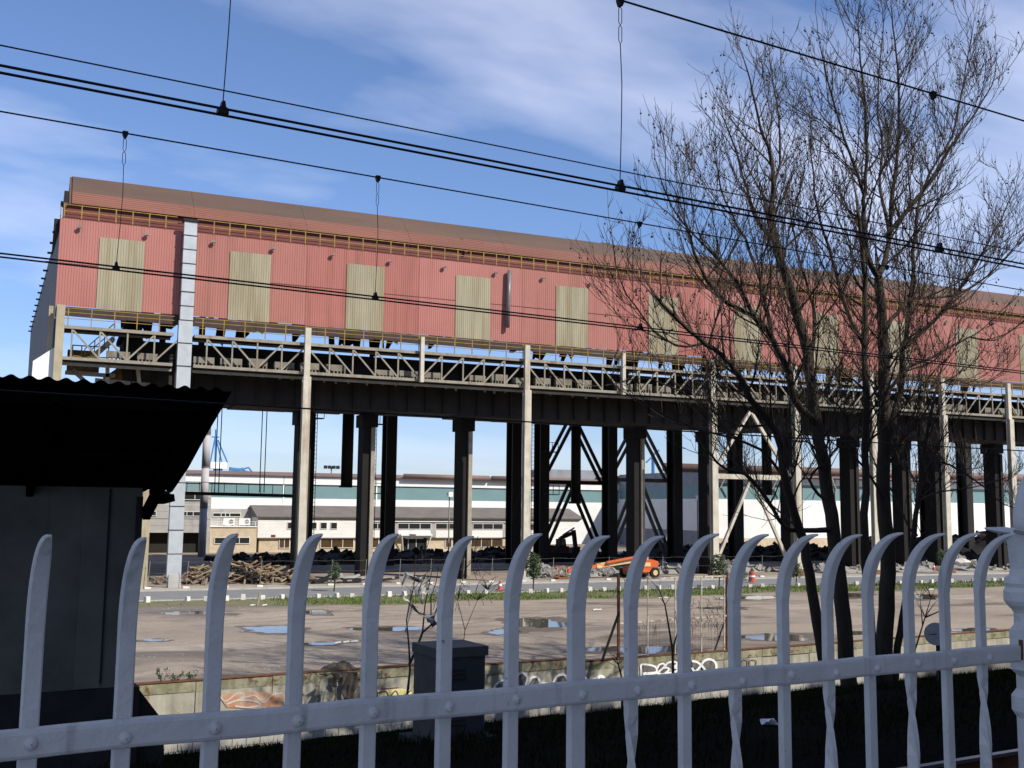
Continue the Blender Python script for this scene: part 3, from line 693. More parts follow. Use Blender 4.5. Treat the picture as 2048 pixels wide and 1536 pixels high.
# white factory with the teal band: a recessed part and a nearer part
fac = thing('factory_building', U(60, 150, 0), 'long low white factory with a teal band and brown roof edge beyond the hall', 'building')
XA, XC = 5.0, 86.0
for (nm, z0, z1, mt) in (('wall', 0, 6.5, white_m), ('teal_band', 6.5, 8.38, teal), ('upper_wall', 8.38, 9.62, white_m)):
    n = 6; L = (XC - XA) / n
    for i in range(n):
        m = MB(K); y = 150 - (.06 if nm != 'teal_band' else 0); m.box((XA + i*L + .04, y, z0), (XA + (i+1)*L - .04, 151, z1 - .01)); m.build(nm, mt, fac)
for i in range(7):
    m = MB(K); xx = XA + i * (XC - XA) / 6; m.box((xx - .1, 149.9, 4.6), (xx + .1, 150.9, 8.4)); m.build('downpipe', white_wall, fac)
m = MB(K); m.box((XA, 149.9, 8.36), (XC, 150.5, 8.46)); m.build('drip_edge', darksteel, fac)
m = MB(K); m.slab([(XA, 149.6, 9.62), (XA, 149.6, 9.72), (XA, 152, 10.2), (XA, 175, 9.9), (XA, 175, 9.6)], (XC - XA + .2, 0, 0)); m.build('roof', brownpipe, fac)
for px0, px1 in ((808, 978), (984, 1160)):
    a, b = on_y(px0, 957, 149.4), on_y(px1, 961, 149.4); m = MB(K); m.tube([(a.x, 149.4, 9.95), (b.x, 149.4, 9.95)], .38, 10); m.build('roof_pipe', brownpipe, fac, True)
for (nm, z0, z1, mt) in (('wall', 1.6, 7.1, white_m), ('teal_band', 7.1, 9.3, teal), ('upper_wall', 9.3, 10.25, white_m)):
    n = 8; L = 12.0
    for i in range(n):
        m = MB(K); y = 126 - (.06 if nm != 'teal_band' else 0); m.box((XC + i*L + (.04 if i else 0), y, z0), (XC + (i+1)*L - .04, 127 if i else 126.9, z1 - .01)); m.build(nm, mt, fac)
m = MB(K); m.box((XC, 125.9, 0), (XC + 96, 127, 1.59)); m.build('base_wall', stone, fac)
for (nm, z0, z1, mt) in (('return_wall', 2.6, 7.1, white_m), ('return_base', 0, 2.6, greycl), ('return_band', 7.1, 9.0, teal), ('return_top', 9.0, 11.0, greycl)):
    m = MB(K); m.box((XC - .05, 126.95, z0), (XC + .95, 150.0, z1 - .01)); m.build(nm, mt, fac)
m = MB(K); m.slab([(XC, 125.6, 10.25), (XC, 125.6, 10.35), (XC, 130, 11.0), (XC, 175, 10.6), (XC, 175, 10.2)], (97, 0, 0)); m.build('roof', brownpipe, fac)
m = MB(K); m.tube([(XC - 7.5, 124.6, 11.25), (XC + 96, 124.6, 11.25)], .62, 14); m.build('roof_pipe', brownpipe, fac, True)
for i in range(9):
    m = MB(K); xx = XC - 6 + i * 9
    for s_ in (-1.3, 1.3): m.beam((xx + s_, 124.8, 0 if i == 0 else 8.6), (xx + s_ * .15, 124.6, 10.7), .18, .18)
    m.build('pipe_trestle', steel_gr, fac)
m = MB(K); m.box((XC - 9.5, 158, 9.9), (XC + 1, 164, 11.9)); m.build('roof_plant', greycl, fac)
for i in range(10): m = MB(K); xx = XC + 5 + i * 9; m.box((xx, 125.86, 1.6), (xx + .14, 125.93, 10.2)); m.build('downpipe', steel_gr, fac)
# two-storey office in front of it
off = thing('office_building', U(45, 127, 0), 'two-storey office with white upper floor, stone ground floor and grey sloping roof', 'building')
OX0, OX1 = 24.2, 67.4; YO = 127.0
m = MB(K); m.slab([(OX0, YO, 1.68), (62.9, YO, 1.68), (OX1 - .3, YO, 4.09), (OX0, YO, 4.09)], (0, 6, 0)); m.build('upper_wall', white_wall, off)
m = MB(K); m.box((OX0 + .3, YO + .35, 0), (61.4, YO + 6, 1.67)); m.build('stone_wall', stone, off)
m = MB(K); m.slab([(OX0 - .2, YO - .35, 4.10), (OX0 - .2, YO - .35, 4.22), (OX0 - .2, YO + 4, 5.5), (OX0 - .2, YO + 9, 4.4), (OX0 - .2, YO + 9, 4.1)], (OX1 - OX0, 0, 0)); m.build('roof', greyroof, off)
for i in range(14):
    m = MB(K); z = 1.74 + i * .168; xr = 62.9 + (z - 1.68) / 2.41 * 4.2; m.box((OX0 + .02, YO - .025, z), (xr - .06, YO - .001, z + .155)); m.build('weatherboard', white_wall, off)
for px in (1005, 1160, 1230, 1300):
    a = on_y(280 + px * .293, 1044, YO); window(off, a.x, a.x + .85, 2.72, 3.55, YO - .04, glass)
def wrow(x0, x1, z0, z1, n, gm, y=YO - .04):
    window(off, x0, x1, z0, z1, y, gm, [x0 + (x1 - x0) * i / n for i in range(1, n)])
ux = lambda px: on_y(px, 1048, YO).x
wrow(ux(742), ux(768), 2.72, 3.5, 2, glass); wrow(ux(795), ux(862), 2.72, 3.5, 3, glass); wrow(ux(870), ux(918), 2.72, 3.5, 2, glass)
wrow(ux(945), ux(1006), 2.72, 3.5, 3, glass); wrow(ux(1016), ux(1072), 2.72, 3.5, 3, glass)
for a_, b_ in ((786, 796), (862, 872), (934, 944), (1006, 1016)): m = MB(K); m.box((ux(a_), YO - .07, 1.75), (ux(b_), YO - .03, 3.6)); m.build('pier_panel', concrete, off)
m = MB(K); m.box((ux(740), YO - .12, 3.52), (ux(1075), YO - .02, 3.64)); m.build('window_hood', fascia, off)
for a_, b_, n in ((560, 582, 2), (618, 632, 1), (643, 710, 3), (742, 760, 1), (893, 906, 1), (944, 1006, 3), (1013, 1030, 1)):
    wrow(ux(a_), ux(b_), .45, 1.6, n, brglass, YO + .30)
m = MB(K); m.box((ux(800), YO - .6, 1.95), (ux(862), YO + .3, 2.15)); m.build('porch_roof', white_m, off)
for px in (802, 860): m = MB(K); m.beam((ux(px), YO - .5, 1.95), (ux(px) - (.35 if px > 830 else -.35), YO + .1, 0.1), .14, .14); m.build('porch_leg', white_m, off)
m = MB(K); m.box((ux(806), YO + .28, 0.1), (ux(856), YO + .4, 1.9)); d_ = m.build('entrance_door', glass, off)
m = MB(K); m.box((ux(812), YO + .1, 1.55), (ux(848), YO + .2, 1.75)); m.build('entrance_sign', white_m, off)
m = MB(K)
for q in (818, 834): m.box((ux(q), YO + .24, .1), (ux(q) + .07, YO + .28, 1.8))
m.build('door_frame', frame_w, off)
m = MB(K); m.box((on_y(542, 1069, YO).x, YO - .05, 1.78), (on_y(551, 1069, YO).x, YO - .03, 2.05)); m.build('wall_grille', rust, off)
m = MB(K); p = on_y(1010, 1090, YO); m.box((p.x - .3, YO + .1, .6), (p.x + .3, YO + .2, 1.5)); m.build('wall_board', stone, off)
# low stone annex
ann = thing('annex_building', U(21.5, 127, 0), 'low stone annex with white terrace rail between tower and office', 'building')
m = MB(K); m.box((18.8, YO + .05, 0), (24.15, YO + 6, 2.92)); m.build('stone_wall', stone, ann)
m = MB(K); m.box((18.8, YO - .08, 2.93), (24.15, YO + 6, 3.05)); m.build('coping', white_wall, ann)
window(ann, ux(430), ux(501), 1.0, 1.78, YO + .02, glass, [ux(455), ux(480)])
for z in (3.3, 3.55): m = MB(K); m.beam((18.9, YO, z), (24.1, YO, z), .05, .05); m.build('terrace_rail', white_m, ann)
for i in range(9): m = MB(K); xx = 18.95 + i * .62; m.box((xx, YO - .02, 3.05), (xx + .05, YO + .03, 3.55)); m.build('rail_post', white_m, ann)
m = MB(K); m.box((18.8, YO + 4, 3.06), (24.1, YO + 10, 5.0)); m.build('upper_block', concrete, ann)
window(ann, 19.6, 22.9, 4.05, 4.55, YO + 3.97, glass, [20.6, 21.1, 21.6])
for i, xx in enumerate((21.0, 22.8)):
    t = thing('air_conditioner', U(xx, YO + 1, 3.06), ('white air conditioning box on the terrace by the tower' if i == 0 else 'white air conditioning box on the terrace beside the office gable'), 'air conditioner', 'terrace air conditioners')
    m = MB(K); m.box((xx - .65, YO + .6, 3.16), (xx + .65, YO + 1.3, 3.95)); m.build('casing', white_m, t)
    m = MB(K); m.tube([(xx + .25, YO + .60, 3.55), (xx + .25, YO + .56, 3.55)], .27, 14); m.build('fan_grille', greycl, t)
    for q in (-.5, .5): m = MB(K); m.box((xx + q - .08, YO + .65, 3.055), (xx + q + .08, YO + 1.25, 3.165)); m.build('foot', steel_gr, t)
# concrete tower block at the left
tow = thing('concrete_block', U(15, 127, 0), 'grey concrete office block with window bands and a dark open ground floor', 'building')
m = MB(K); m.box((9.5, YO + .9, 0), (18.75, YO + 8, 2.28)); m.build('ground_wall', darksteel, tow)
for i in range(6): m = MB(K); z = 2.3 + i * .79; m.box((9.5, YO - .3 + (.06 if i in (1, 4) else 0), z), (18.75, YO + 8, z + .77)); m.build('wall_panel', concrete, tow)
m = MB(K); m.box((18.2, YO - .3, 0), (18.72, YO + .85, 2.28)); m.build('corner_pier', concrete, tow)
window(tow, 14.6, 18.4, 4.15, 4.72, YO - .34, glass, [15.4, 16.1, 16.8, 17.6]); window(tow, 14.9, 17.6, 6.0, 6.75, YO - .34, glass, [16.9])
window(tow, 10.2, 12.8, 4.15, 4.72, YO - .34, glass, [11.0, 11.9])
for z in (7.1, 7.55): m = MB(K); m.beam((9.5, YO - .2, z), (18.7, YO - .2, z), .05, .05); m.build('roof_rail', steel_gr, tow)
for i in range(8): m = MB(K); xx = 9.6 + i * 1.28; m.box((xx, YO - .22, 7.04), (xx + .05, YO - .17, 7.55)); m.build('rail_post', steel_gr, tow)
# flue stack in front of the factory
p0 = on_y(409, 980, 118); p1 = on_y(411, 800, 118)
st = thing('flue_stack', U(p0.x, 118, 0), 'slim grey round flue stack rising beside the concrete block', 'chimney')
zz = [0, 5.2, 9.5, 13, 17]
for i in range(4): m = MB(K); m.lathe((p0.x, 118, 0), [(.42, zz[i]), (.40, zz[i+1] - .06)], 16); m.build('stack_section', stack_m, st, True); m = MB(K); m.lathe((p0.x, 118, 0), [(.45, zz[i+1] - .06), (.45, zz[i+1])], 16); m.build('stack_flange', greycl, st)
m = MB(K); q = on_y(378, 874, 118); m.beam((p0.x - .3, 118, q.z), (q.x - 4, 118, q.z), .14, .14); m.build('stack_stay', steel_gr, st)
# harbour cranes far away
c0 = on_y(431, 872, 420); cb = on_y(431, 938, 420); ct = thing('harbour_crane', U(cb.x, 420, 0), 'blue harbour crane with a white machine house far beyond the factory', 'crane')
m = MB(K)
for q, r_ in ((418, 938), (444, 925)):
    e = on_y(q, r_, 420); m.tube([e, (c0.x, 420, c0.z)], .28, 5)
m.tube([(c0.x, 420, c0.z + 2.5), (cb.x + .2, 420, 0)], .3, 5); m.tube([on_y(455, 925, 420), on_y(436, 880, 420)], .3, 5); m.build('mast', blue_p, ct)
m = MB(K); a, b = on_y(420, 924, 419), on_y(452, 938, 419); m.box((a.x, 417, b.z), (b.x, 421, a.z)); m.build('machine_house', white_m, ct)
m = MB(K); m.box((a.x + 1.5, 417.5, 0), (b.x - 1.5, 420.5, b.z)); m.build('portal', blue_p, ct)
m = MB(K); m.box((c0.x - 1.4, 419.5, c0.z - .6), (c0.x + 1.4, 420.5, c0.z - .2)); m.build('sheave_head', blue_p, ct)
ct2 = thing('harbour_crane', U(on_y(480, 940, 400).x, 400, 0), 'low blue lattice crane jib lying behind the factory roof', 'crane')
for (xa, ya, xb, yb) in ((459, 935, 500, 944), (462, 944, 497, 935), (497, 935, 506, 946), (470, 936, 478, 944), (484, 936, 492, 944), (476, 944, 484, 936)):
    m = MB(K); m.tube([on_y(xa, ya, 400), on_y(xb, yb, 400)], .3, 5); m.build('lattice_bar', blue_p, ct2)
m = MB(K); a = on_y(459, 936, 400); b = on_y(485, 942, 400); m.box((a.x, 399, b.z), (b.x, 401, a.z)); m.build('jib_box', blue_p, ct2)
m = MB(K); a = on_y(470, 945, 400); m.box((a.x - 1, 399, 0), (a.x + 1, 401, a.z)); m.build('tower', blue_p, ct2)
ct3 = thing('harbour_crane', U(on_y(1306, 915, 400).x, 400, 0), 'small blue crane top showing above the brown roof pipe', 'crane')
m = MB(K); e = on_y(1306, 905, 400); m.tube([(e.x, 400, 0), (e.x, 400, e.z)], .7, 6); m.build('mast', blue_p, ct3)
m = MB(K); m.tube([on_y(1292, 925, 400), on_y(1318, 900, 400)], .4, 5); m.build('jib', blue_p, ct3)
# lamp masts
def lampmast(px, py, Y, label, heads, r=.1):
    p = on_y(px, py, Y); t = thing('lamp_mast', U(p.x, Y, 0), label, 'lamp')
    m = MB(K); m.tube([(p.x, Y, 0), (p.x, Y, p.z)], [r * 1.3, r], 8); m.build('pole', steel_gr, t)
    m = MB(K); m.beam((p.x - heads * .35, Y, p.z), (p.x + heads * .35, Y, p.z), .12, .12); m.build('crossbar', darksteel, t)
    for i in range(heads):
        q = p.x + (i - (heads - 1) / 2) * .8; m = MB(K); m.box((q - .28, Y - .5, p.z - .35), (q + .28, Y + .1, p.z + .25)); m.build('lamp_head', darksteel if heads > 1 else whitep, t)
lampmast(663, 934, 200, 'tall floodlight mast with a cluster of dark lamp heads behind the factory', 4, .12)
lampmast(899, 988, 122, 'thin street lamp with a pale head in front of the office', 1, .07)
lampmast(1395, 995, 115, 'thin street lamp with a pale head before the shaded factory side', 1, .07)

# ================================================================== THE DEMOLITION YARD
def heap(name, label, x0, x1, y0, y1, hgt, mat, chunks, cm, seed, lo=.08, hi=.4):
    rnd = random.Random(seed); m = MB(K); nx, ny = int((x1 - x0) / .8) + 2, 9; ph = [rnd.uniform(0, 6) for _ in range(6)]
    def hz(x, y):
        t = (y - y0) / (y1 - y0); u = (x - x0) / (x1 - x0)
        e = max(0, math.sin(math.pi * t)) ** .7 * min(1, u * 6, (1 - u) * 6)
        return hgt * e * (.65 + .2 * math.sin(x * .7 + ph[0]) + .15 * math.sin(x * 1.9 + y + ph[1]) + .1 * math.sin(x * 4.1 + ph[2]))
    for i in range(nx):
        for j in range(ny):
            x = x0 + (x1 - x0) * i / (nx - 1); y = y0 + (y1 - y0) * j / (ny - 1); m.v.append((x, y, max(-.02, hz(x, y)) + rnd.uniform(-.06, .06) * hgt - (.05 if j in (0, ny - 1) else 0)))
    for i in range(nx - 1):
        for j in range(ny - 1): q = i * ny + j; m.f.append((q, q + ny, q + ny + 1, q + 1))
    o = m.build(name, mat); tag(o, label, kind='stuff')
    m = MB(K)
    for i in range(chunks):
        x = rnd.uniform(x0, x1); y = rnd.uniform(y0, y1); r = rnd.uniform(lo, hi); z = max(0, hz(x, y))
        d = Vector((rnd.uniform(-1, 1), rnd.uniform(-1, 1), rnd.uniform(-.6, .6))).normalized(); e = d.orthogonal().normalized(); f_ = d.cross(e)
        m.obox((x, y, z + r * .25), d * r, e * r * rnd.uniform(.3, .8), f_ * r * rnd.uniform(.2, .7))
    c = m.build(name + '_chunks', cm, o); tag(c, kind='stuff')
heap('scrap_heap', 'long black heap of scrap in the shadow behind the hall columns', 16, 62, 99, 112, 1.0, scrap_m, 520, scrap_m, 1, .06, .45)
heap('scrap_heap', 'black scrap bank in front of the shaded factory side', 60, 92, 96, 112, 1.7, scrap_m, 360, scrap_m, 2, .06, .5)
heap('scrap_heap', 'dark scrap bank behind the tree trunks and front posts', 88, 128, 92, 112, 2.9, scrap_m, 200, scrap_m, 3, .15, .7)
heap('rubble_heap', 'grey broken concrete under the orange boom lift', 36.5, 45, 77.4, 80.5, .75, rubble_m, 260, rubble_m, 4, .08, .38)
heap('rubble_heap', 'grey broken concrete strewn behind the boom lift wheels', 47.5, 62, 79.5, 84, .75, rubble_m, 300, rubble_m, 5, .08, .38)
heap('rubble_heap', 'low grey rubble along the pavement past the braced posts', 62, 90, 76.6, 82, .6, rubble_m, 260, rubble_m, 6, .06, .3)
heap('white_rubble_heap', 'small pale heap of plaster rubble near the far posts', 85.5, 91.5, 83, 87, 1.1, M('plaster_rubble', (.55, .54, .52), (.4, .39, .37), 2, .95), 70, M('plaster_rubble', (.55, .54, .52)), 8, .1, .3)
heap('rubble_heap', 'brown rubble beneath the timber wreckage', 8.0, 19.5, 77.2, 82.5, .7, M('brown_rubble', (.16, .13, .10), (.10, .085, .065), 2, .95), 240, M('brown_rubble', (.16, .13, .10)), 9, .06, .28)
# timber wreckage: single planks
tp = thing('timber_pile', U(14, 79, 0), 'sprawling pile of broken timber planks beside the galvanised duct', 'timber')
pm = [MB(K).box((-.5, -.075, -.03), (.5, .075, .03)).mesh('plank', t_) for t_ in timber]
rnd = random.Random(11)
for i in range(298):
    u = rnd.betavariate(2.2, 2.2); x = 8.6 + u * 10.6; y = rnd.uniform(77.0, 81.5); hmax = 1.35 * math.sin(math.pi * u) ** .8 * (1 - abs(y - 79.2) / 3.2)
    z = .1 + rnd.random() ** .7 * max(0, hmax); L = rnd.uniform(.7, 2.6)
    piece('plank', rnd.choice(pm), tp, U(x, y, z), (rnd.uniform(-.5, .5), rnd.uniform(-.55, .55), rnd.uniform(0, 3.14)), (L, rnd.uniform(.6, 1.6), rnd.uniform(.7, 1.6)))
sp = thing('scrap_metal_pile', U(21, 75, 0), 'bent grey steel sheets and beams lying by the pavement', 'scrap')
for i in range(16):
    x = rnd.uniform(17.4, 24.2); y = rnd.uniform(74.6, 76.6); L = rnd.uniform(.6, 2.2); a = rnd.uniform(-.4, .4)
    m = MB(K); d = Vector((math.cos(a), .3 * math.sin(3 * a), rnd.uniform(-.05, .35))); m.beam(Vector((x, y, .25)) - d * L * .4, Vector((x, y, .3)) + d * L * .6, rnd.uniform(.15, .5), rnd.uniform(.08, .3)); m.build('steel_piece', rnd.choice((steel_gr, concrete, darksteel)), sp)
m = MB(K); m.beam(on_y(648, 1168, 75.2), on_y(672, 1142, 75.2), .16, .12); m.build('leaning_beam', steel_gr, sp)
# boom lift
bl = thing('boom_lift', U(45.3, 76, 0), 'orange self-propelled boom lift with its long cream and orange boom lowered', 'boom lift')
m = MB(K); m.box((44.0, 75.0, .55), (46.9, 76.9, .95)); m.build('chassis', orange, bl)
m = MB(K); m.slab([(44.4, 75.15, .98), (47.0, 75.15, .98), (47.1, 75.15, 1.55), (46.4, 75.15, 1.75), (45.2, 75.15, 1.6), (44.4, 75.15, 1.35)], (0, 1.5, 0)); m.build('turret', orange, bl)
m = MB(K); m.box((45.3, 75.12, 1.1), (46.2, 75.148, 1.45)); m.build('engine_cover', cream, bl)
for xx in (44.35, 46.55):
    for yy in (74.85, 76.8):
        w_ = bpy.data.objects.new('wheel', None); col.objects.link(w_); w_.parent = bl; w_.location = U(xx, yy + .1, .5) - bl.location
        m = MB(K); m.tube([(xx, yy - .02, .5), (xx, yy + .3, .5)], .5, 18); m.build('tyre', tyre, w_)
        m = MB(K); m.tube([(xx, yy - .05, .5), (xx, yy + .02, .5)], .26, 14); m.build('rim', cream, w_)
m = MB(K); m.beam((46.3, 75.9, 1.85), (40.6, 75.9, 1.15), .38, .42); m.build('lower_boom', cream, bl)
m = MB(K); m.beam((45.0, 75.55, 2.02), (41.6, 75.55, 1.5), .2, .2); m.build('boom_cylinder', orange, bl)
m = MB(K); m.beam((41.0, 75.9, 1.2), (37.6, 75.9, .72), .28, .3); m.build('upper_boom', orange, bl)
m = MB(K)
for q in (0, 1.0):
    m.box((36.3, 75.2, .12 + q), (37.8, 75.26, .18 + q)); m.box((36.3, 76.6, .12 + q), (37.8, 76.66, .18 + q)); m.box((36.3, 75.2, .12 + q), (36.36, 76.66, .18 + q)); m.box((37.74, 75.2, .12 + q), (37.8, 76.66, .18 + q))
for a_ in (36.3, 37.05, 37.74):
    for b_ in (75.2, 76.6): m.box((a_, b_, .12), (a_ + .06, b_ + .06, 1.15))
m.box((36.3, 75.2, .08), (37.8, 76.66, .12)); m.build('work_platform', M('platform_rail', (.3, .12, .05), None, 1, .7), bl)
bl.scale = (.84, .84, .84)
# excavator
ep = on_y(1126, 1100, 101); ex = thing('excavator', U(ep.x, 101, 0), 'dark red excavator with folded arm working on the scrap heap', 'excavator')
X_ = ep.x - .8; zb = 1.0
for yy in (99.9, 101.5): m = MB(K); m.slab([(X_ - 1.5, yy, zb - .9), (X_ + 1.5, yy, zb - .9), (X_ + 1.8, yy, zb - .5), (X_ + 1.5, yy, zb - .1), (X_ - 1.5, yy, zb - .1), (X_ - 1.8, yy, zb - .5)], (0, .5, 0)); m.build('track', tyre, ex)
m = MB(K); m.slab([(X_ - 1.6, 100, zb), (X_ + 1.0, 100, zb), (X_ + 1.0, 100, zb + .6), (X_ - 1.5, 100, zb + .75)], (0, 2, 0)); m.build('house', exc_m, ex)
m = MB(K); m.slab([(X_ - .1, 100, zb + .6), (X_ + .7, 100, zb + .6), (X_ + .6, 100, zb + 1.35), (X_ - .1, 100, zb + 1.35)], (0, .9, 0)); m.build('cab', exc_m, ex)
m = MB(K); m.box((X_ + .05, 99.97, zb + .75), (X_ + .5, 99.995, zb + 1.25)); m.build('cab_window', glass, ex)
q1, q2, q3 = on_y(1113, 1096, 101), on_y(1122, 1076, 101), on_y(1147, 1065, 101)
m = MB(K); m.beam(q1, q2, .35, .4); m.beam(q2, q3, .35, .36); m.build('boom', exc_m, ex)
q4 = on_y(1151, 1095, 101); m = MB(K); m.beam(q3 + Vector((0, 0, .25)), q4, .35, .4); m.build('stick', exc_m, ex)
m = MB(K); m.tube([q2 + Vector((.2, 0, .3)), q3 + Vector((.1, 0, .5))], .09, 6); m.build('hydraulic_cylinder', steel_gr, ex)
m = MB(K); m.slab([(q4.x - .5, 100.6, q4.z), (q4.x + .4, 100.6, q4.z + .1), (q4.x + .2, 100.6, q4.z - .8), (q4.x - .6, 100.6, q4.z - .6)], (0, .9, 0)); m.build('bucket', exc_m, ex)
# white concrete blocks along the road
bm0 = MB(K); bm0.box((-.125, -.125, 0), (.125, .125, .30)); bmm = bm0.mesh('kerb_block', block_w)
rnd = random.Random(5)
for i in range(66):
    if rnd.random() < .12: continue
    o = piece('kerb_block', bmm, None, U(6.1 + i * 1.075 + rnd.uniform(-.06, .06), 63.3 + rnd.uniform(-.12, .12), 0.05), (0, 0, rnd.uniform(-.5, .5)), (rnd.uniform(.8, 1.1), 1, rnd.uniform(.75, 1.1)))
    tag(o, 'small white concrete block in the row along the near road edge', 'concrete block', 'white concrete blocks along the road edge')
# temporary fence posts on concrete feet along the pavement
fp = thing('fence_post', (0, 0, 0), 'thin grey fence post on a white concrete foot at the pavement edge', 'post', 'fence posts along the pavement')
MB(K).box((-.2, -.1, 0), (.2, .1, .12)).build('foot', block_w, fp)
mm_ = MB(K); mm_.tube([(0, 0, .14), (0, 0, 1.75)], .018, 6); mm_.build('pole', steel_gr, fp)
for i in range(22):
    o = fp if i == 0 else copy_tree(fp); o.location = U(7.0 + i * 2.4 + rnd.uniform(-.1, .1), 72.6 + rnd.uniform(-.1, .1), .10); o.rotation_euler.z = rnd.uniform(-.2, .2)
    if rnd.random() < .2: o.rotation_euler.y = .05
# sagging fence wires
for (z, n_) in ((1.7, 0), (1.0, 1)):
    m = MB(K); pts = [(7 + i * .6, 72.6, z + .1 - .05 * math.sin(i * .9) ** 2) for i in range(85)]; m.tube(pts, .004, 4)
    tag(m.build('fence_wire', steel_gr), ('thin top wire strung along the pavement fence posts', 'thin middle wire strung along the pavement fence posts')[n_], 'wire')
# saplings beside the road
def sapling(px, py, hgt, wid, label, n, seed, green=True):
    p = on_g(px, py); rn = random.Random(seed); t = thing('sapling', U(p.x, p.y, 0), label, 'sapling', 'saplings along the road')
    m = MB(K); m.tube([(p.x, p.y, 0), (p.x + .05, p.y, hgt * .4), (p.x, p.y, hgt * .95)], [.05, .035, .012], 6)
    for i in range(14):
        z = hgt * rn.uniform(.3, .85); a = rn.uniform(0, 6.28); l = wid * rn.uniform(.5, .9); m.tube([(p.x, p.y, z), (p.x + l * math.cos(a), p.y + l * math.sin(a), z + l * .8)], [.014, .006], 4)
    m.build('trunk', bark, t)
    m = MB(K)
    for i in range(n):
        z = rn.betavariate(2, 2.2); r = wid * (.35 + .65 * math.sin(math.pi * min(1, z * .9 + .1))) * math.sqrt(rn.random()); a = rn.uniform(0, 6.28)
        c = Vector((p.x + r * math.cos(a), p.y + r * math.sin(a), hgt * (.32 + .7 * z))); d = Vector((rn.uniform(-1, 1), rn.uniform(-1, 1), rn.uniform(-.3, 1))).normalized(); e = d.orthogonal().normalized(); s_ = rn.uniform(.06, .13); q = len(m.v)
        m.v += [tuple(c - d * s_), tuple(c + e * s_ * .45), tuple(c + d * s_), tuple(c - e * s_ * .45)]; m.f.append((q, q + 1, q + 2, q + 3))
    m.build('crown', leaf_dk, t)
sapling(668, 1183, 1.95, .42, 'thin loose sapling beside the scrap steel sheets', 260, 1)
sapling(1066, 1184, 2.6, .62, 'full dark green sapling beside the orange boom tip', 900, 2)
sapling(1438, 1182, 2.6, .62, 'dark green sapling at the foot of the braced post', 800, 3)
sapling(1592, 1172, 1.7, .6, 'small leafy sapling behind the leaning tree stem', 380, 4)
sapling(1482, 1176, 1.5, .5, 'small sapling between the red barrel and the braced post', 260, 5)
sapling(1888, 1150, 2.3, .7, 'dark sapling by the far posts near the ornate railing post', 600, 6)
# barrels and cones
def barrel(px, py, label, hh=.8, r=.26):
    p = on_g(px, py); t = thing('traffic_barrel', U(p.x, p.y, 0), label, 'barrel')
    m = MB(K); m.lathe((p.x, p.y, .1), [(r * 1.1, 0), (r * 1.1, .08), (r, .1), (r * .86, hh)], 14); m.build('body', redp, t); m = MB(K); m.lathe((p.x, p.y, .1), [(r * .97, hh * .45), (r * .94, hh * .6)], 14); m.build('reflective_band', whitep, t)
def cone(px, py, label):
    p = on_g(px, py); t = thing('traffic_cone', U(p.x, p.y, 0), label, 'cone')
    m = MB(K); m.box((p.x - .22, p.y - .22, .1), (p.x + .22, p.y + .22, .15)); m.build('base', redp, t); m = MB(K); m.lathe((p.x, p.y, .15), [(.16, 0), (.03, .62)], 12); m.build('body', redp, t)
    m = MB(K); m.lathe((p.x, p.y, .15), [(.118, .22), (.09, .36)], 12); m.build('reflective_band', whitep, t)
barrel(1504, 1166, 'red traffic barrel with white band on the pavement')
cone(1868, 1142, 'red traffic cone at the pavement near the far posts'); cone(1000, 1183, 'red traffic cone left of the dark green sapling')
# litter in the yard
lit = [(692, 1286, .5, 'clump of pale litter on the ground beside a small puddle'), (1192, 1221, .4, 'flat white scrap of paper on the yard near the rusty frame'), (1860, 1180, .35, 'pale sheet of litter near the grass verge'), (515, 1212, .5, 'broken wooden post stump on a small slab at the verge'), (1325, 1197, .4, 'pale scrap of cardboard at the verge behind the frame')]
for px, py, s_, lab in lit:
    p = on_g(px, py) * K; rn = random.Random(px); t = thing('litter', p, lab, 'litter')
    for i in range(4):
        m = MB(); c = p + Vector((rn.uniform(-s_, s_), rn.uniform(-s_, s_) * .4, .03)); m.slab([c + Vector((-.16, -.1, 0)), c + Vector((.14, -.12, .03)), c + Vector((.18, .1, .06)), c + Vector((-.1, .14, .02))], (0, 0, .02)); m.build('scrap', block_w, t)
    if px == 515: m = MB(); m.beam(p + Vector((0, 0, .02)), p + Vector((.12, 0, .85)), .12, .14); m.build('stump', timber[0], t)

# ================================================================== THE RETAINING WALL
rw = thing('retaining_wall', W(25, DW, -8.5), 'weathered pale concrete retaining wall with mossy coping and graffiti', 'wall')
def slab_sd(m, s0, s1, d0, d1, h0, h1, e=0, e2=0):
    return m.slab([W(s0, d0, h0), W(s1, d0, h0 + 0), W(s1, d0, h1 + e2), W(s0, d0, h1 + e)], FN * (d1 - d0))
rn = random.Random(21)
def wtop(s): return -6.12 if s < 19 else (-6.30 if s < 24.5 else -6.44)
s = 2.0
while s < 82:
    w = rn.uniform(2.2, 3.1); t_ = wtop(s + w / 2)
    m = MB(); slab_sd(m, s + .015, s + w - .015, DW + rn.uniform(-.02, .02), DW + .4, -7.55, t_ - .34); m.build('wall_panel', wall_pl, rw)
    m = MB(); slab_sd(m, s + .01, s + w - .01, DW - .028 + rn.uniform(-.006, .006), DW + .45, t_ - .335, t_ + rn.uniform(-.02, .02)); m.build('coping', coping_m, rw)
    m = MB(); slab_sd(m, s + .005, s + w - .005, DW - .036, DW + .3, t_ + .025, t_ + .06); m.build('rusty_edge', rust, rw)
    s += w
m = MB(); slab_sd(m, 2, 82, DW + .03, DW + .38, -8.7, -7.56); m.build('footing', M('mortar', (.22, .21, .19), (.16, .15, .14), 2, .95), rw)
bme = {}
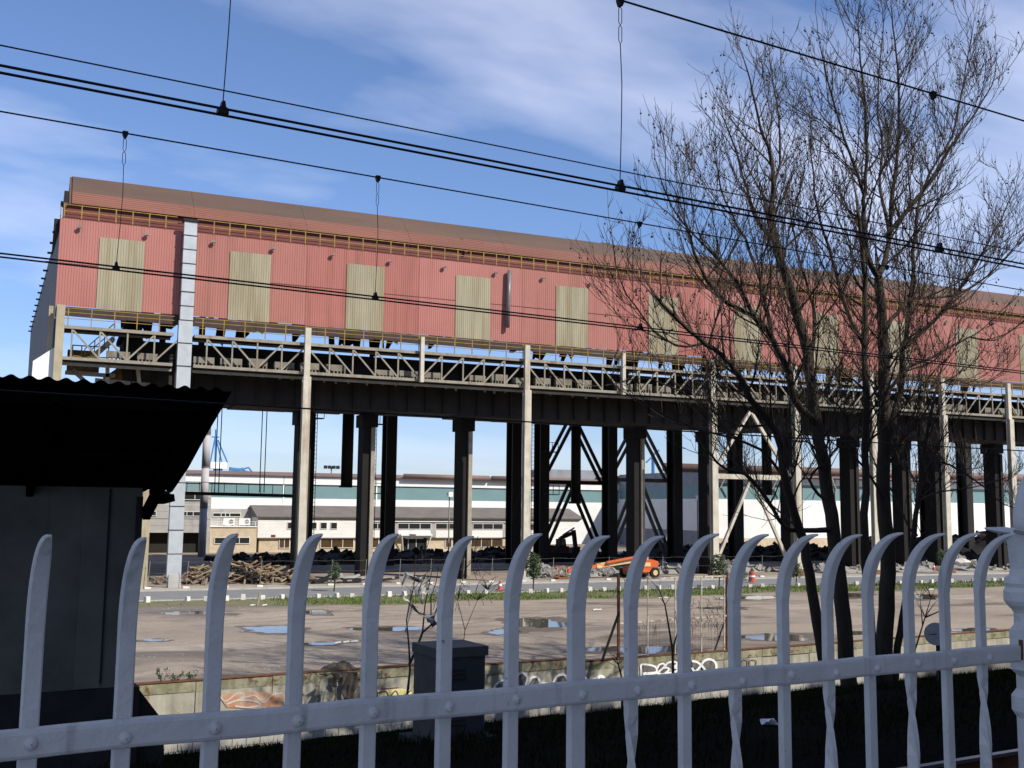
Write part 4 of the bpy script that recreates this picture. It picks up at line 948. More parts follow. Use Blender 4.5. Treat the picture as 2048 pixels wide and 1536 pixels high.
for c in range(4):
    s = 3.0 - (c % 2) * .25
    while s < 46:
        w = rn.choice((.44, .5, .5, .56)); m = MB()
        if c < 3 or s < 30:
            slab_sd(m, s + .012, s + w - .012, DW - .01 + rn.uniform(-.012, .012), DW + .03, -8.72 + c * .29, -8.72 + c * .29 + .272); m.build('block', wall_bl, rw)
        s += w
# graffiti, flat paint a few millimetres proud of the wall
def gpt(px, py, o=.045):
    p = on_d(px, py, DW - o); return p
def stroke(pts, w, mat, o=.05, name='graffiti_stroke'):
    P3 = []
    for i in range(len(pts) - 1):
        p0 = pts[max(i-1, 0)]; p1 = pts[i]; p2 = pts[i+1]; p3 = pts[min(i+2, len(pts)-1)]
        for k in range(6):
            t = k / 6; f_ = lambda a, b, c, d: .5 * ((2*b) + (c-a)*t + (2*a-5*b+4*c-d)*t*t + (3*b-a-3*c+d)*t**3)
            P3.append((f_(p0[0], p1[0], p2[0], p3[0]), f_(p0[1], p1[1], p2[1], p3[1])))
    P3.append(pts[-1]); m = MB(); n = len(P3)
    for i, (x, y) in enumerate(P3):
        a = P3[max(i-1, 0)]; b = P3[min(i+1, n-1)]; dx, dy = b[0]-a[0], b[1]-a[1]; L = math.hypot(dx, dy) or 1; ox, oy = -dy / L * w / 2, dx / L * w / 2
        m.v += [tuple(gpt(x + ox, y + oy, o)), tuple(gpt(x - ox, y - oy, o))]
    for i in range(n - 1): m.f.append((2*i, 2*i+2, 2*i+3, 2*i+1))
    m.build(name, mat, rw)
def fill(pts, mat, o=.04, name='graffiti_fill'):
    m = MB(); m.v += [tuple(gpt(x, y, o)) for x, y in pts]; m.f.append(tuple(range(len(pts)))); m.build(name, mat, rw)
Z8 = lambda L: [(1160 + a * .1465, 1180 + b * .1465) for a, b in L]
fill(Z8([(835, 1030), (960, 1025), (1050, 1075), (1030, 1120), (900, 1140), (840, 1150)]), gr_grey)
fill(Z8([(1055, 1060), (1110, 1010), (1150, 1020), (1140, 1060), (1075, 1110)]), gr_grey, .041)
fill(Z8([(1170, 1030), (1230, 985), (1310, 990), (1310, 1030), (1240, 1060)]), gr_grey, .042)
fill(Z8([(1085, 1120), (1170, 1065), (1215, 1085), (1180, 1120)]), gr_grey, .043)
fill(Z8([(1600, 1100), (1530, 1040), (1540, 980), (1600, 1000), (1640, 1030), (1590, 1080)]), gr_grey, .044)
fill(Z8([(1650, 1040), (1700, 970), (1780, 950), (1840, 990), (1850, 1060), (1830, 1130), (1700, 1130)]), gr_grey, .045)
w8 = 3.6
stroke(Z8([(835, 1190), (835, 1090), (838, 1022), (930, 1020), (1020, 1045), (1050, 1090), (1030, 1130), (960, 1140)]), w8, gr_white)
stroke(Z8([(860, 1150), (890, 1140), (930, 1140), (1000, 1135), (1060, 1130), (1110, 1165)]), w8 * 1.5, gr_white, .052)
stroke(Z8([(1055, 1070), (1080, 1025), (1125, 1005), (1155, 1020), (1140, 1060), (1080, 1110), (1070, 1125)]), w8, gr_white, .053)
stroke(Z8([(1165, 1040), (1200, 995), (1260, 980), (1310, 985), (1320, 1020), (1260, 1060)]), w8, gr_white, .054)
stroke(Z8([(1075, 1120), (1130, 1070), (1190, 1060), (1215, 1080), (1190, 1115), (1120, 1165)]), w8, gr_white, .055)
stroke(Z8([(1120, 1165), (1180, 1135), (1260, 1130), (1310, 1110), (1340, 1070), (1290, 1060), (1340, 1020)]), w8, gr_white, .056)
stroke(Z8([(1530, 970), (1600, 985), (1660, 1030), (1700, 1080), (1730, 1130)]), w8 * 1.2, gr_white, .053)
stroke(Z8([(1530, 1060), (1570, 1110), (1640, 1050), (1690, 975), (1760, 945), (1830, 970), (1862, 1030), (1855, 1110)]), w8 * 1.2, gr_white, .055)
Z1 = lambda L: [(550 + a * .3174, 1050 + b * .3174) for a, b in L]
fill(Z1([(1385, 1035), (1410, 1000), (1450, 990), (1450, 1100), (1385, 1100)]), gr_grey, .04)
fill(Z1([(1530, 950), (1560, 935), (1590, 970), (1590, 1020), (1600, 1100), (1530, 1100)]), gr_grey, .041)
fill(Z1([(1595, 1010), (1630, 965), (1670, 985), (1700, 1010), (1690, 1100), (1600, 1100)]), gr_grey, .042)
fill(Z1([(1745, 1000), (1790, 950), (1840, 955), (1850, 1100), (1745, 1100)]), gr_grey, .043)
stroke(Z1([(1375, 1060), (1390, 1010), (1430, 980), (1470, 985)]), 4, gr_white); stroke(Z1([(1530, 945), (1560, 930), (1590, 965), (1580, 1030), (1600, 1080)]), 4.5, gr_white, .051)
stroke(Z1([(1590, 1010), (1615, 965), (1655, 960), (1680, 1000), (1720, 1000), (1745, 1010), (1775, 955), (1825, 945), (1850, 990)]), 4.5, gr_white, .053)
stroke(Z1([(1650, 1015), (1690, 995), (1730, 1020), (1760, 1080)]), 4, gr_white, .055)
Z2 = lambda L: [(1100 + a * .3174, 1050 + b * .3174) for a, b in L]
stroke(Z2([(220, 960), (260, 990), (290, 995), (320, 955), (350, 985)]), 4, gr_white); stroke(Z2([(235, 1000), (280, 970), (320, 950), (345, 965), (350, 1000)]), 4, gr_white, .052)
for pts in ([(1210, 890), (1215, 850), (1245, 855), (1245, 885), (1260, 890), (1262, 852), (1300, 855), (1298, 885), (1320, 888)], [(1330, 895), (1360, 885), (1400, 880)]): stroke(Z2(pts), 1.8, gr_grey)
Z0 = lambda L: [(a * .3174, 1050 + b * .3174) for a, b in L]
fill(Z0([(1380, 1080), (1430, 1060), (1560, 1050), (1700, 1055), (1790, 1070), (1785, 1140), (1600, 1160), (1430, 1150)]), gr_orange, .04)
stroke(Z0([(1385, 1075), (1420, 1110), (1500, 1060), (1540, 1080), (1480, 1110), (1600, 1075), (1660, 1120), (1720, 1070), (1780, 1060)]), 2.2, M('spray_pale', (.5, .47, .44), None, 1, .8))
stroke(Z0([(1430, 1130), (1500, 1105), (1600, 1110), (1640, 1135), (1560, 1150), (1480, 1140)]), 3.4, M('spray_pale', (.5, .47, .44)), .052)
fill(Z1([(645, 1040), (720, 1035), (800, 1030), (860, 1040), (860, 1085), (650, 1090)]), gr_yellow, .04)
stroke(Z1([(640, 1060), (700, 1050), (720, 1085), (760, 1045), (790, 1085), (860, 1040)]), 2.6, gr_purple); stroke(Z1([(670, 1035), (780, 1025)]), 2.4, gr_purple, .052)
# rusty framed fence panel standing on the wall
fr = thing('rusty_fence_frame', W(23, DW + .2, -6.4), 'tall rusty fence frame with white-painted bars and torn mesh on the retaining wall', 'fence')
A = on_d(1237, 1158, DW + .15); B = on_d(1454, 1152, DW + .15); Cc = on_d(1454, 1302, DW + .15); D = on_d(1237, 1326, DW + .15)
lerp = lambda p, q, t: p + (q - p) * t
for p, q in ((A, D), (B, Cc)): m = MB(); m.beam(p + Vector((0, 0, .15)), Vector((q.x, q.y, H - 6.5)), .1, .1); m.build('frame_post', rust, fr)
for p, q, w in ((A, B, .07), (lerp(A, D, .53), lerp(B, Cc, .53), .07), (D, Cc, .08)): m = MB(); m.beam(p, q, w, w); m.build('frame_rail', rustwhite, fr)
for t in (.05, .25, .5, .745, .965): m = MB(); m.beam(lerp(A, B, t) - FN * .06, lerp(D, Cc, t) - FN * .06, .05, .05); m.build('frame_bar', rustwhite, fr)
m = MB(); rn = random.Random(4)
for i in range(34):
    t = i / 33; lo = 1.0 if not .1 < t < .6 else .78; a = lerp(A, B, t); b = lerp(D, Cc, t)
    if rn.random() < .12: continue
    m.tube([lerp(a, b, .55), lerp(a, b, 1.0)], .004, 3, False)
for i in range(16): t = .55 + .45 * i / 15; m.tube([lerp(A, D, t), lerp(B, Cc, t)], .004, 3, False)
m.build('wire_mesh', wire_m, fr)
m = MB(); m.beam(on_d(1238, 1225, DW + .1), on_d(1204, 1322, DW - .03), .08, .08); m.build('brace', darksteel, fr)
m = MB(); m.beam(on_d(1450, 1240, DW + .25), on_d(1428, 1305, DW + .4), .06, .06); m.build('brace', darksteel, fr)
# dry creeper caught in the mesh
m = MB(); rn = random.Random(9)
for i in range(70):
    p = on_d(rn.uniform(1370, 1452), rn.uniform(1195, 1260), DW + .1); d = Vector((rn.uniform(-.4, .4), 0, rn.uniform(-.6, .25))); m.tube([p, p + d * .5 + Vector((rn.uniform(-.1, .1), 0, 0)), p + d], [.012, .009, .004], 3, False)
for i in range(40):
    p = on_d(rn.uniform(1260, 1440), 1250 + rn.uniform(-6, 4), DW + .1); m.tube([p, p + Vector((rn.uniform(-.1, .1), 0, -rn.uniform(.15, .6)))], [.012, .004], 3, False)
tag(m.build('dry_creeper', twig_m), 'dry leafless creeper hanging in the rusty fence frame', 'creeper')
# weeds and a heap of rags on the wall top
def weed(px, py, hh, seed, label):
    p = on_d(px, py, DW + .15); rn = random.Random(seed); t = thing('weed', p, label, 'plant', 'weeds on the wall top')
    m = MB(); l_ = MB()
    for i in range(5):
        q = p + Vector((rn.uniform(-.25, .25), 0, hh * rn.uniform(.6, 1))); m.tube([p + Vector((0, 0, -.1)), q], [.012, .006], 4)
        for j in range(9):
            c = p.lerp(q, rn.uniform(.3, 1.05)) + Vector((rn.uniform(-.06, .06), rn.uniform(-.06, .06), 0)); r_ = .05; k_ = len(l_.v)
            d = Vector((rn.uniform(-1, 1), rn.uniform(-.4, .4), rn.uniform(-.5, 1))).normalized(); e = Vector((d.z, 0, -d.x)); l_.v += [tuple(c), tuple(c + d * r_ + e * r_ * .4), tuple(c + d * r_ * 2), tuple(c + d * r_ - e * r_ * .4)]; l_.f.append((k_, k_+1, k_+2, k_+3))
    m.build('stem', twig_m, t); l_.build('leaves', leaf_dk, t)
weed(326, 1364, .5, 1, 'tall clump of weeds on the wall top beside the shed'); weed(350, 1366, .35, 2, 'short clump of weeds on the wall top near the shed'); weed(384, 1364, .38, 3, 'single small weed on the wall top by the rusty pipe')
p = on_d(672, 1350, DW + .1); rg = thing('rag_heap', p, 'dark dirty rags heaped on the wall top and hanging over its face', 'rags'); rn = random.Random(6)
m = MB(); n = 12
for i in range(n):
    for j in range(5):
        t = i / (n-1); u = j / 4; m.v.append(tuple(p + FD * (-.7 + 1.7 * t) + FN * (-.15 + .5 * u) + Vector((0, 0, .05 + .38 * math.sin(math.pi * u) * math.sin(math.pi * t) ** .6 + rn.uniform(-.06, .08)))))
for i in range(n-1):
    for j in range(4): q = i*5 + j; m.f.append((q, q+5, q+6, q+1))
m.build('rags', clothm, rg)
for off_, ln in ((-.15, .5), (.25, .9), (.55, 1.25)):
    m = MB(); q = p + FD * off_ - FN * .3
    for i in range(8): z = .1 - ln * i / 7; wd = .14 * (1 - .6 * i / 7) + rn.uniform(0, .05); m.v += [tuple(q + FD * (-wd + .05 * math.sin(i)) + Vector((0, 0, z))), tuple(q + FD * (wd + .05 * math.sin(i)) + Vector((0, 0, z))), ]
    for i in range(7): m.f.append((2*i, 2*i+1, 2*i+3, 2*i+2))
    m.build('hanging_strip', clothm, rg)

# ================================================================== TREES
DT = 26.7
class Tree:
    def __init__(s, seed): s.st = MB(); s.br = MB(); s.sb = MB(); s.r = random.Random(seed); s.ntw = 0
    def stem(s, pts, r0, r1, dd=0.0, spawn=0.35, lvl1=(2.2, 4.6), side=None):
        P3 = []; n = len(pts)
        for i, (x, y) in enumerate(pts): P3.append(on_d(x, y, DT + dd * i / max(1, n-1)))
        Q = []
        for i in range(n-1):
            p0, p1, p2, p3 = P3[max(i-1, 0)], P3[i], P3[i+1], P3[min(i+2, n-1)]
            for k in range(3):
                t = k/3; Q.append(.5 * ((2*p1) + (p2-p0)*t + (2*p0-5*p1+4*p2-p3)*t*t + (3*p1-p0-3*p2+p3)*t**3) + Vector([s.r.gauss(0, .02) for _ in range(3)]))
        Q.append(P3[-1]); N = len(Q)
        rad = [r0 + (r1-r0) * (i/(N-1)) ** .8 for i in range(N)]
        (s.st if r0 > .09 else s.br).tube(Q, rad, 9 if r0 > .09 else 6)
        L = sum((Q[i+1]-Q[i]).length for i in range(N-1)); acc = 0; start = spawn * L; nxt = start
        for i in range(N-1):
            seg = (Q[i+1]-Q[i]); ln = seg.length; d = seg.normalized()
            while acc + ln > nxt:
                p = Q[i].lerp(Q[i+1], (nxt-acc)/ln); f_ = nxt / L
                a = s.r.uniform(0, 2*math.pi); out = (FD * math.cos(a) + FN * math.sin(a)) * 1.0
                if side is not None: out = (out + FD * side * .6)
                dirn = (d * .55 + out * s.r.uniform(.55, 1.0) + Vector((0, 0, .25))).normalized()
                s.branch(p, dirn, s.r.uniform(*lvl1) * 1.5 * (1.1 - .5 * f_), min(rad[i] * .55, .05), 1)
                nxt += s.r.uniform(.31, .68)
            acc += ln
        s.branch(Q[-1], (Q[-1]-Q[-3]).normalized(), 1.6, r1, 2)
    def branch(s, p, d, L, r, lvl):
        n = (9, 11, 7, 4)[lvl]; step = L / n; pts = [p.copy()]; dd = d.copy(); rad = [r]
        tip = (.012, .0092, .0072, .0058)[lvl]
        up = (.0, .08, .11, .11)[lvl]
        for i in range(n):
            jit = (.1, .095, .11, .14)[lvl]
            dd = (dd + Vector((s.r.gauss(0, jit), s.r.gauss(0, jit), s.r.gauss(0, jit) + up))).normalized()
            pts.append(pts[-1] + dd * step); rad.append(max(tip, r + (tip - r) * ((i+1)/n) ** .7))
        s.br.tube(pts, rad, 4 if lvl < 2 else 3, False); s.ntw += 1
        if lvl < 3:
            cnt = {1: max(3, int(L / .33)), 2: max(2, int(L / .46))}[lvl]
            for c in range(cnt):
                t = s.r.uniform(.18, .97); k = min(int(t * n), n-1); q = pts[k].lerp(pts[k+1], t*n-k); ax = (pts[k+1]-pts[k]).normalized()
                o = Vector((s.r.gauss(0, 1), s.r.gauss(0, 1), s.r.gauss(0, .6))); o = (o - ax * o.dot(ax)).normalized()
                nd = (ax * .8 + o * s.r.uniform(.4, .85) + Vector((0, 0, .15))).normalized()
                s.branch(q, nd, (L * s.r.uniform(.4, .7) * (1.1 - .5*t) if lvl == 1 else s.r.uniform(.35, .95)), max(.009, rad[k] * .55), lvl + 1)
        if lvl >= 2 and pts[-1].z > H + 4.0 and s.r.random() < .16:
            for _ in range(s.r.choice((1, 1, 2))):
                q = pts[-1].lerp(pts[-2], s.r.random()); c = q + Vector((s.r.uniform(-.04, .04), s.r.uniform(-.04, .04), -s.r.uniform(.08, .18))); R_ = .042; b = len(s.sb.v)
                s.sb.v += [tuple(c + Vector(v) * R_) for v in ((1,0,0),(-1,0,0),(0,1,0),(0,-1,0),(0,0,1),(0,0,-1))]
                s.sb.f += [(b+i, b+j, b+k2) for i in (0, 1) for j in (2, 3) for k2 in (4, 5)]
                s.br.tube([q, c], .004, 3, False)
def flush(t, name_loc, label):
    root = thing('plane_tree', name_loc, label, 'tree')
    t.st.build('trunk', bark, root, True); t.br.build('crown', twig_m, root)
    o = t.sb.build('seed_balls', twig_m, root); o['kind'] = 'stuff'
    return root
T1 = Tree(3)
T1.stem([(1700, 1405), (1692, 1320), (1684, 1200), (1670, 1090), (1656, 1000), (1646, 920), (1634, 845), (1618, 740), (1598, 640), (1573, 560), (1552, 488), (1538, 432)], .30, .13, .4, .42)
T1.stem([(1538, 432), (1548, 373), (1540, 310), (1523, 257), (1506, 186), (1488, 120)], .10, .02, -.3, .0, (1.2, 2.4))
T1.stem([(1548, 373), (1560, 300), (1556, 230), (1545, 160)], .06, .02, .5, .05, (1, 2.2))
T1.stem([(1552, 488), (1515, 440), (1492, 373), (1470, 298), (1448, 240)], .09, .02, -.8, .1, (1.4, 2.8))
T1.stem([(1662, 1390), (1640, 1278), (1625, 1180), (1609, 1092), (1588, 1026), (1571, 960), (1562, 895), (1540, 846), (1501, 798), (1474, 745), (1452, 719), (1413, 688), (1360, 645), (1310, 590)], .21, .05, -1.6, .42, (1.6, 3.6), -.6)
T1.stem([(1634, 851), (1589, 798), (1575, 741), (1545, 675), (1510, 636), (1479, 618), (1435, 588), (1398, 528), (1372, 450)], .15, .04, -.8, .2, (1.8, 3.6), -.4)
T1.stem([(1545, 675), (1520, 560), (1490, 480), (1450, 400), (1430, 320)], .08, .02, .8, .1, (1.4, 3), -.2)
T1.stem([(1510, 636), (1470, 560), (1420, 500), (1360, 440), (1322, 360)], .07, .02, -1.4, .1, (1.2, 2.8), -.4)
T1.stem([(1618, 740), (1630, 640), (1610, 560), (1590, 480), (1580, 400)], .08, .02, 1.2, .1, (1.2, 2.6))
T1.stem([(1413, 688), (1350, 690), (1290, 640), (1240, 560), (1224, 480)], .05, .015, .4, .1, (1.0, 2.2), -.4)
T1.stem([(1654, 1061), (1610, 1060), (1570, 1055), (1535, 1000), (1490, 950), (1450, 935), (1410, 900)], .10, .03, -1.2, .2, (1.2, 2.6), -.5)
T1.stem([(1646, 1000), (1620, 960), (1640, 925), (1625, 890), (1580, 880)], .06, .02, -.7, .2, (.8, 1.8))
T1.stem([(1571, 960), (1520, 900), (1440, 870), (1370, 850), (1290, 810)], .06, .02, -1.0, .1, (1.2, 2.4), -.3)
T1.stem([(1540, 846), (1470, 850), (1390, 800), (1300, 760), (1215, 770)], .05, .015, .9, .15, (1.0, 2.2), -.3)
flush(T1, W(sum((on_d(1700, 1405, DT).dot(FD),)), DT, bank_h(DT)), 'bare plane tree with two stems leaning left over the retaining wall')
T2 = Tree(8)
T2.stem([(1765, 1410), (1768, 1303), (1776, 1180), (1774, 1090), (1765, 939), (1770, 829), (1769, 719), (1766, 653), (1761, 588), (1757, 555)], .33, .16, .2, .5)
T2.stem([(1757, 555), (1736, 517), (1727, 435), (1730, 380), (1735, 290), (1730, 207), (1722, 120), (1716, 50)], .12, .02, -.5, .05, (1.4, 3.0))
T2.stem([(1757, 555), (1772, 517), (1781, 464), (1788, 373), (1796, 290), (1797, 166), (1790, 83), (1782, 10)], .12, .02, .5, .05, (1.4, 3.0))
T2.stem([(1730, 393), (1705, 320), (1680, 250), (1655, 160), (1640, 90)], .07, .02, -1.1, .05, (1.2, 2.6), -.3)
T2.stem([(1752, 1400), (1745, 1303), (1736, 1180), (1730, 1070), (1731, 939), (1732, 807), (1729, 675), (1731, 588), (1724, 500), (1715, 420)], .20, .06, -1.2, .45, (1.6, 3.2), -.3)
T2.stem([(1788, 1400), (1796, 1290), (1808, 1210), (1825, 1097), (1835, 1002), (1845, 923), (1852, 876), (1868, 800)], .15, .05, -1.0, .5, (1.4, 3.0), .3)
T2.stem([(1770, 900), (1795, 807), (1802, 775), (1808, 697), (1817, 632), (1826, 544), (1828, 488), (1836, 414), (1860, 345), (1904, 270), (1925, 170), (1945, 60)], .14, .02, .9, .2, (1.5, 3.2), .3)
T2.stem([(1776, 470), (1821, 414), (1862, 360), (1904, 290), (1950, 230), (1990, 150)], .10, .02, -1.2, .1, (1.4, 3.0), .3)
T2.stem([(1769, 660), (1795, 625), (1821, 598), (1870, 596), (1910, 590), (1966, 559), (2008, 518), (2060, 460)], .09, .02, .3, .15, (1.4, 3.0), .3)
T2.stem([(1773, 790), (1817, 735), (1874, 711), (1940, 675), (1990, 680), (2050, 640)], .08, .02, -1.4, .15, (1.2, 2.8), .3)
T2.stem([(1808, 697), (1870, 640), (1930, 560), (1985, 470), (2030, 380)], .08, .02, -.7, .1, (1.3, 3.0), .3)
T2.stem([(1845, 923), (1900, 930), (1950, 960), (2010, 1010), (2050, 1020)], .05, .015, -.8, .1, (1.0, 2.2), .3)
T2.stem([(1835, 1002), (1880, 985), (1940, 975), (2000, 960)], .045, .015, .6, .1, (1.0, 2.2), .3)
T2.stem([(1731, 700), (1690, 610), (1665, 520), (1640, 440), (1625, 350), (1620, 260)], .09, .02, 1.0, .15, (1.4, 3.0), -.3)
T2.stem([(1766, 1000), (1740, 950), (1700, 900), (1690, 830), (1650, 790)], .06, .02, -1.5, .2, (1, 2.2), -.3)
T2.stem([(1770, 829), (1840, 790), (1900, 760), (1960, 770), (2020, 740)], .06, .015, 1.3, .15, (1.2, 2.4), .3)
T2.stem([(1780, 464), (1760, 380), (1765, 300), (1755, 200), (1762, 100), (1770, 30)], .07, .015, 1.3, .1, (1.2, 2.6))
flush(T2, W(on_d(1765, 1405, DT).dot(FD), DT, bank_h(DT)), 'tall bare plane tree with straight stems in front of the hall wall')
# shrub with shreds of plastic film
ds = 34.0
rt_ = thing('shrub', on_d(812, 1430, ds), 'leafless young shrub hung with shreds of grey plastic film', 'shrub')
m = MB(); rn = random.Random(31)
def sp_(pts, r0, r1): m.tube([on_d(x, y, ds + rn.uniform(-.1, .1)) for x, y in pts], [r0 + (r1 - r0) * i / (len(pts)-1) for i in range(len(pts))], 6)
sp_([(806, 1432), (815, 1385), (820, 1340), (818, 1295), (813, 1240), (828, 1170), (832, 1110)], .05, .012)
sp_([(818, 1330), (832, 1300), (845, 1265), (862, 1250), (880, 1200), (905, 1140), (915, 1110)], .05, .012); sp_([(845, 1265), (850, 1210), (860, 1160), (868, 1120)], .03, .008); sp_([(862, 1250), (862, 1195), (872, 1165), (878, 1130)], .028, .008); sp_([(813, 1240), (822, 1185), (850, 1150)], .02, .006)
for i in range(70):
    x, y = rn.uniform(815, 985), rn.uniform(1120, 1230); a = rn.uniform(-2.8, -.4); L = rn.uniform(15, 45); sp_([(x, y), (x + L * .5 * math.cos(a) + rn.uniform(-4, 4), y + L * .5 * math.sin(a)), (x + L * math.cos(a), y + L * math.sin(a) + rn.uniform(-3, 8))], .009, .005)
m.build('stem', twig_m, rt_)
for i, pts in enumerate(([(805, 1180), (812, 1200), (822, 1212), (838, 1228), (856, 1236), (870, 1230)], [(838, 1190), (846, 1172), (856, 1158), (862, 1165), (850, 1186), (842, 1205)], [(822, 1212), (818, 1240), (810, 1262)], [(850, 1236), (868, 1240), (872, 1248), (860, 1252)], [(803, 1170), (815, 1150), (835, 1160), (850, 1150)])):
    mm = MB(); v0 = []
    for j, (x, y) in enumerate(pts):
        for q in range(3): mm.v.append(tuple(on_d(x + rn.uniform(-5, 5), y + (q - 1) * rn.uniform(3, 8), ds + .1 * math.sin(j * 2 + q * 2))))
    for j in range(len(pts)-1):
        for q in range(2): b = j*3 + q; mm.f.append((b, b+3, b+4, b+1))
    mm.build('plastic_shred', plastic, rt_)
def stick(pts, d, r0, label, extra=10, seed=0):
    rn = random.Random(seed); p = on_d(*pts[0][0], d); t = thing('shrub', p, label, 'shrub'); m = MB()
    for k_, pl in enumerate(pts): m.tube([on_d(x, y, d + .05 * i) for i, (x, y) in enumerate(pl)], [r0 / (1 + k_ * .4) * (1 - .75 * i / (len(pl)-1)) for i in range(len(pl))], 5)
    m.build('stem', twig_m, t); m = MB()
    x0, y0 = pts[0][-1]
    for i in range(extra):
        pl = rn.choice(pts); k_ = rn.randrange(len(pl) // 2, len(pl)); x, y = pl[k_]; a = rn.uniform(-2.6, -.5); L = rn.uniform(10, 40); m.tube([on_d(x, y, d), on_d(x + L * .6 * math.cos(a), y + L * .6 * math.sin(a), d), on_d(x + L * math.cos(a) * 1.1, y + L * math.sin(a), d)], [.012, .009, .005], 3)
    m.build('twigs', twig_m, t)
stick([[(1347, 1440), (1346, 1340), (1345, 1300), (1337, 1250), (1330, 1210), (1318, 1180)], [(1345, 1300), (1352, 1275), (1357, 1262)]], 27, .055, 'thin forked bare stem in front of the rusty fence frame', 12, 3)
stick([[(1243, 1440), (1246, 1370), (1240, 1340), (1232, 1315)], [(1246, 1365), (1236, 1330)]], 34, .06, 'dark leafless bush against the wall below the rusty frame post', 14, 4)
stick([[(1835, 1420), (1830, 1300), (1850, 1235), (1862, 1195)], [(1850, 1235), (1880, 1222), (1893, 1215)], [(1845, 1250), (1840, 1195)]], 27, .045, 'bare twiggy shrub to the right of the tall plane tree', 26, 5)
stick([[(905, 1470), (930, 1260), (915, 1200), (930, 1140), (948, 1110)], [(930, 1260), (955, 1200), (975, 1180)]], 30, .016, 'thin bare bush rising behind the grey cabinet', 40, 6)
# litter on the bank
for px, py, lab in ((1535, 1455, 'crumpled white paper lying on the dark embankment'), (1310, 1410, 'grey plastic bag on the dark embankment'), (1108, 1420, 'white scraps of litter at the top of the dark embankment')):
    r = ray(px, py); t = 1
    for k_ in range(400):
        q = Vector((0, 0, H)) + r * (8 + k_ * .1)
        if q.z - H < bank_h(q.dot(FN)): break
    m = MB(); rn = random.Random(px); q = q + Vector((0, 0, .06))
    c8 = [q + Vector((rn.uniform(-.12, .12), rn.uniform(-.12, .12), rn.uniform(-.05, .09))) for _ in range(9)]
    for i in range(14): a, b, c = rn.sample(range(9), 3); m.f.append((a, b, c))
    m.v = [tuple(v) for v in c8]; tag(m.build('litter', whitep), lab, 'litter')

# ================================================================== SHED, CABINET, SIGN, TRACK
gh = bank_h(15.5)
sh = thing('platform_shed', W(0, 15.5, gh), 'dark rendered shed with a black corrugated canopy roof beside the tracks', 'shed')
m = MB(); S0, S1 = -7.0, 3.40; per = .19; n = int((S1 - S0) / per * 8)
ea, eb = (13.0, 1.40), (15.75, .20)
for i in range(n + 1):
    s = S0 + (S1 - S0) * i / n; w = .021 * math.sin(2 * math.pi * s / per)
    for j, t in enumerate((0, .33, .66, 1)):
        m.v.append(tuple(W(s + (.06 if j == 0 and i == n else 0), ea[0] + (eb[0]-ea[0]) * t, ea[1] + (eb[1]-ea[1]) * t + w - .10 * math.sin(math.pi * t))))
N0 = len(m.v)
m.v += [(x, y, z - .012) for x, y, z in m.v]
for i in range(n):
    for j in range(3):
        a = i*4 + j; m.f.append((a, a+4, a+5, a+1)); m.f.append((N0+a, N0+a+1, N0+a+5, N0+a+4))
    a = i*4; m.f.append((a, N0+a, N0+a+4, a+4))
for j in range(3):
    a = n*4 + j; m.f.append((a, a+1, N0+a+1, N0+a))
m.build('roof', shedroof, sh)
for s in np.arange(-6.5, 3.4, 1.6):
    m = MB(); m.beam(W(s, 13.15, 1.22), W(s, 15.6, .12), .09, .16); m.build('rafter', shedroof, sh)
for d, h in ((13.3, 1.18), (14.5, .66)):
    m = MB(); m.beam(W(S0, d, h), W(3.3, d, h), .09, .14); m.build('purlin', shedroof, sh)
m = MB(); m.beam(W(3.15, 13.4, 1.1), W(3.0, 15.5, -.15), .1, .16); m.beam(W(3.2, 15.35, .12), W(3.22, 15.36, .02), .2, .2); m.build('bracket', shedroof, sh)
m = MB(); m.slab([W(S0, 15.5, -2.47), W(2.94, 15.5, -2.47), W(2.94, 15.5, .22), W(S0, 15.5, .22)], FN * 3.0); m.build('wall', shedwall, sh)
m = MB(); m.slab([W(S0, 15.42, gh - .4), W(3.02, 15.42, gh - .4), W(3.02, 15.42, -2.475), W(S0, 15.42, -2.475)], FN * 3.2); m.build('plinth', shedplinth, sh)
m = MB(); m.slab([W(3.02, 15.6, gh - .3), W(3.45, 15.6, gh - .3), W(3.40, 15.6, -3.0), W(3.02, 15.6, -2.5)], FN * 2.5); m.build('plinth_ramp', shedplinth, sh)
m = MB(); m.slab([W(2.18, 15.46, -2.46), W(2.50, 15.46, -2.46), W(2.50, 15.46, .2), W(2.18, 15.46, .2)], FN * .05); m.build('pilaster', shedwall, sh)
m = MB(); m.slab([W(2.50, 15.472, -2.4), W(2.53, 15.472, -2.4), W(2.53, 15.472, .2), W(2.50, 15.472, .2)], FN * .03); m.build('wall_joint', shedplinth, sh)
m = MB(); m.tube([W(2.90, 15.43, .1), W(2.90, 15.43, -3.3)], .045, 10); m.build('downpipe', shedplinth, sh, True)
m = MB(); m.box((0, 0, 0), (0.001, 0.001, 0.001))
# electrical cabinet
gc = bank_h(13.5)
cb_ = thing('electrical_cabinet', W(6.8, 13.5, gc), 'grey metal electrical cabinet on a concrete plinth on the embankment', 'cabinet')
m = MB(); m.slab([W(6.42, 13.2, -3.13), W(7.16, 13.2, -3.13), W(7.16, 13.2, -2.0), W(6.42, 13.2, -2.0)], FN * .72); m.build('body', cabinet_m, cb_)
m = MB(); m.slab([W(6.50, 13.17, -3.05), W(7.11, 13.17, -3.05), W(7.11, 13.17, -2.06), W(6.50, 13.17, -2.06)], FN * .03); d_ = m.build('door', M('cabinet_door', (.05, .054, .06), (.04, .043, .047), 4, .6), cb_)
for h in (-2.18, -2.24, -2.30, -2.85, -2.91): m = MB(); m.slab([W(6.6, 13.155, h - .015), W(6.85, 13.155, h - .015), W(6.85, 13.155, h + .01), W(6.6, 13.155, h + .01)], FN * .012); m.build('louvre', shedplinth, d_)
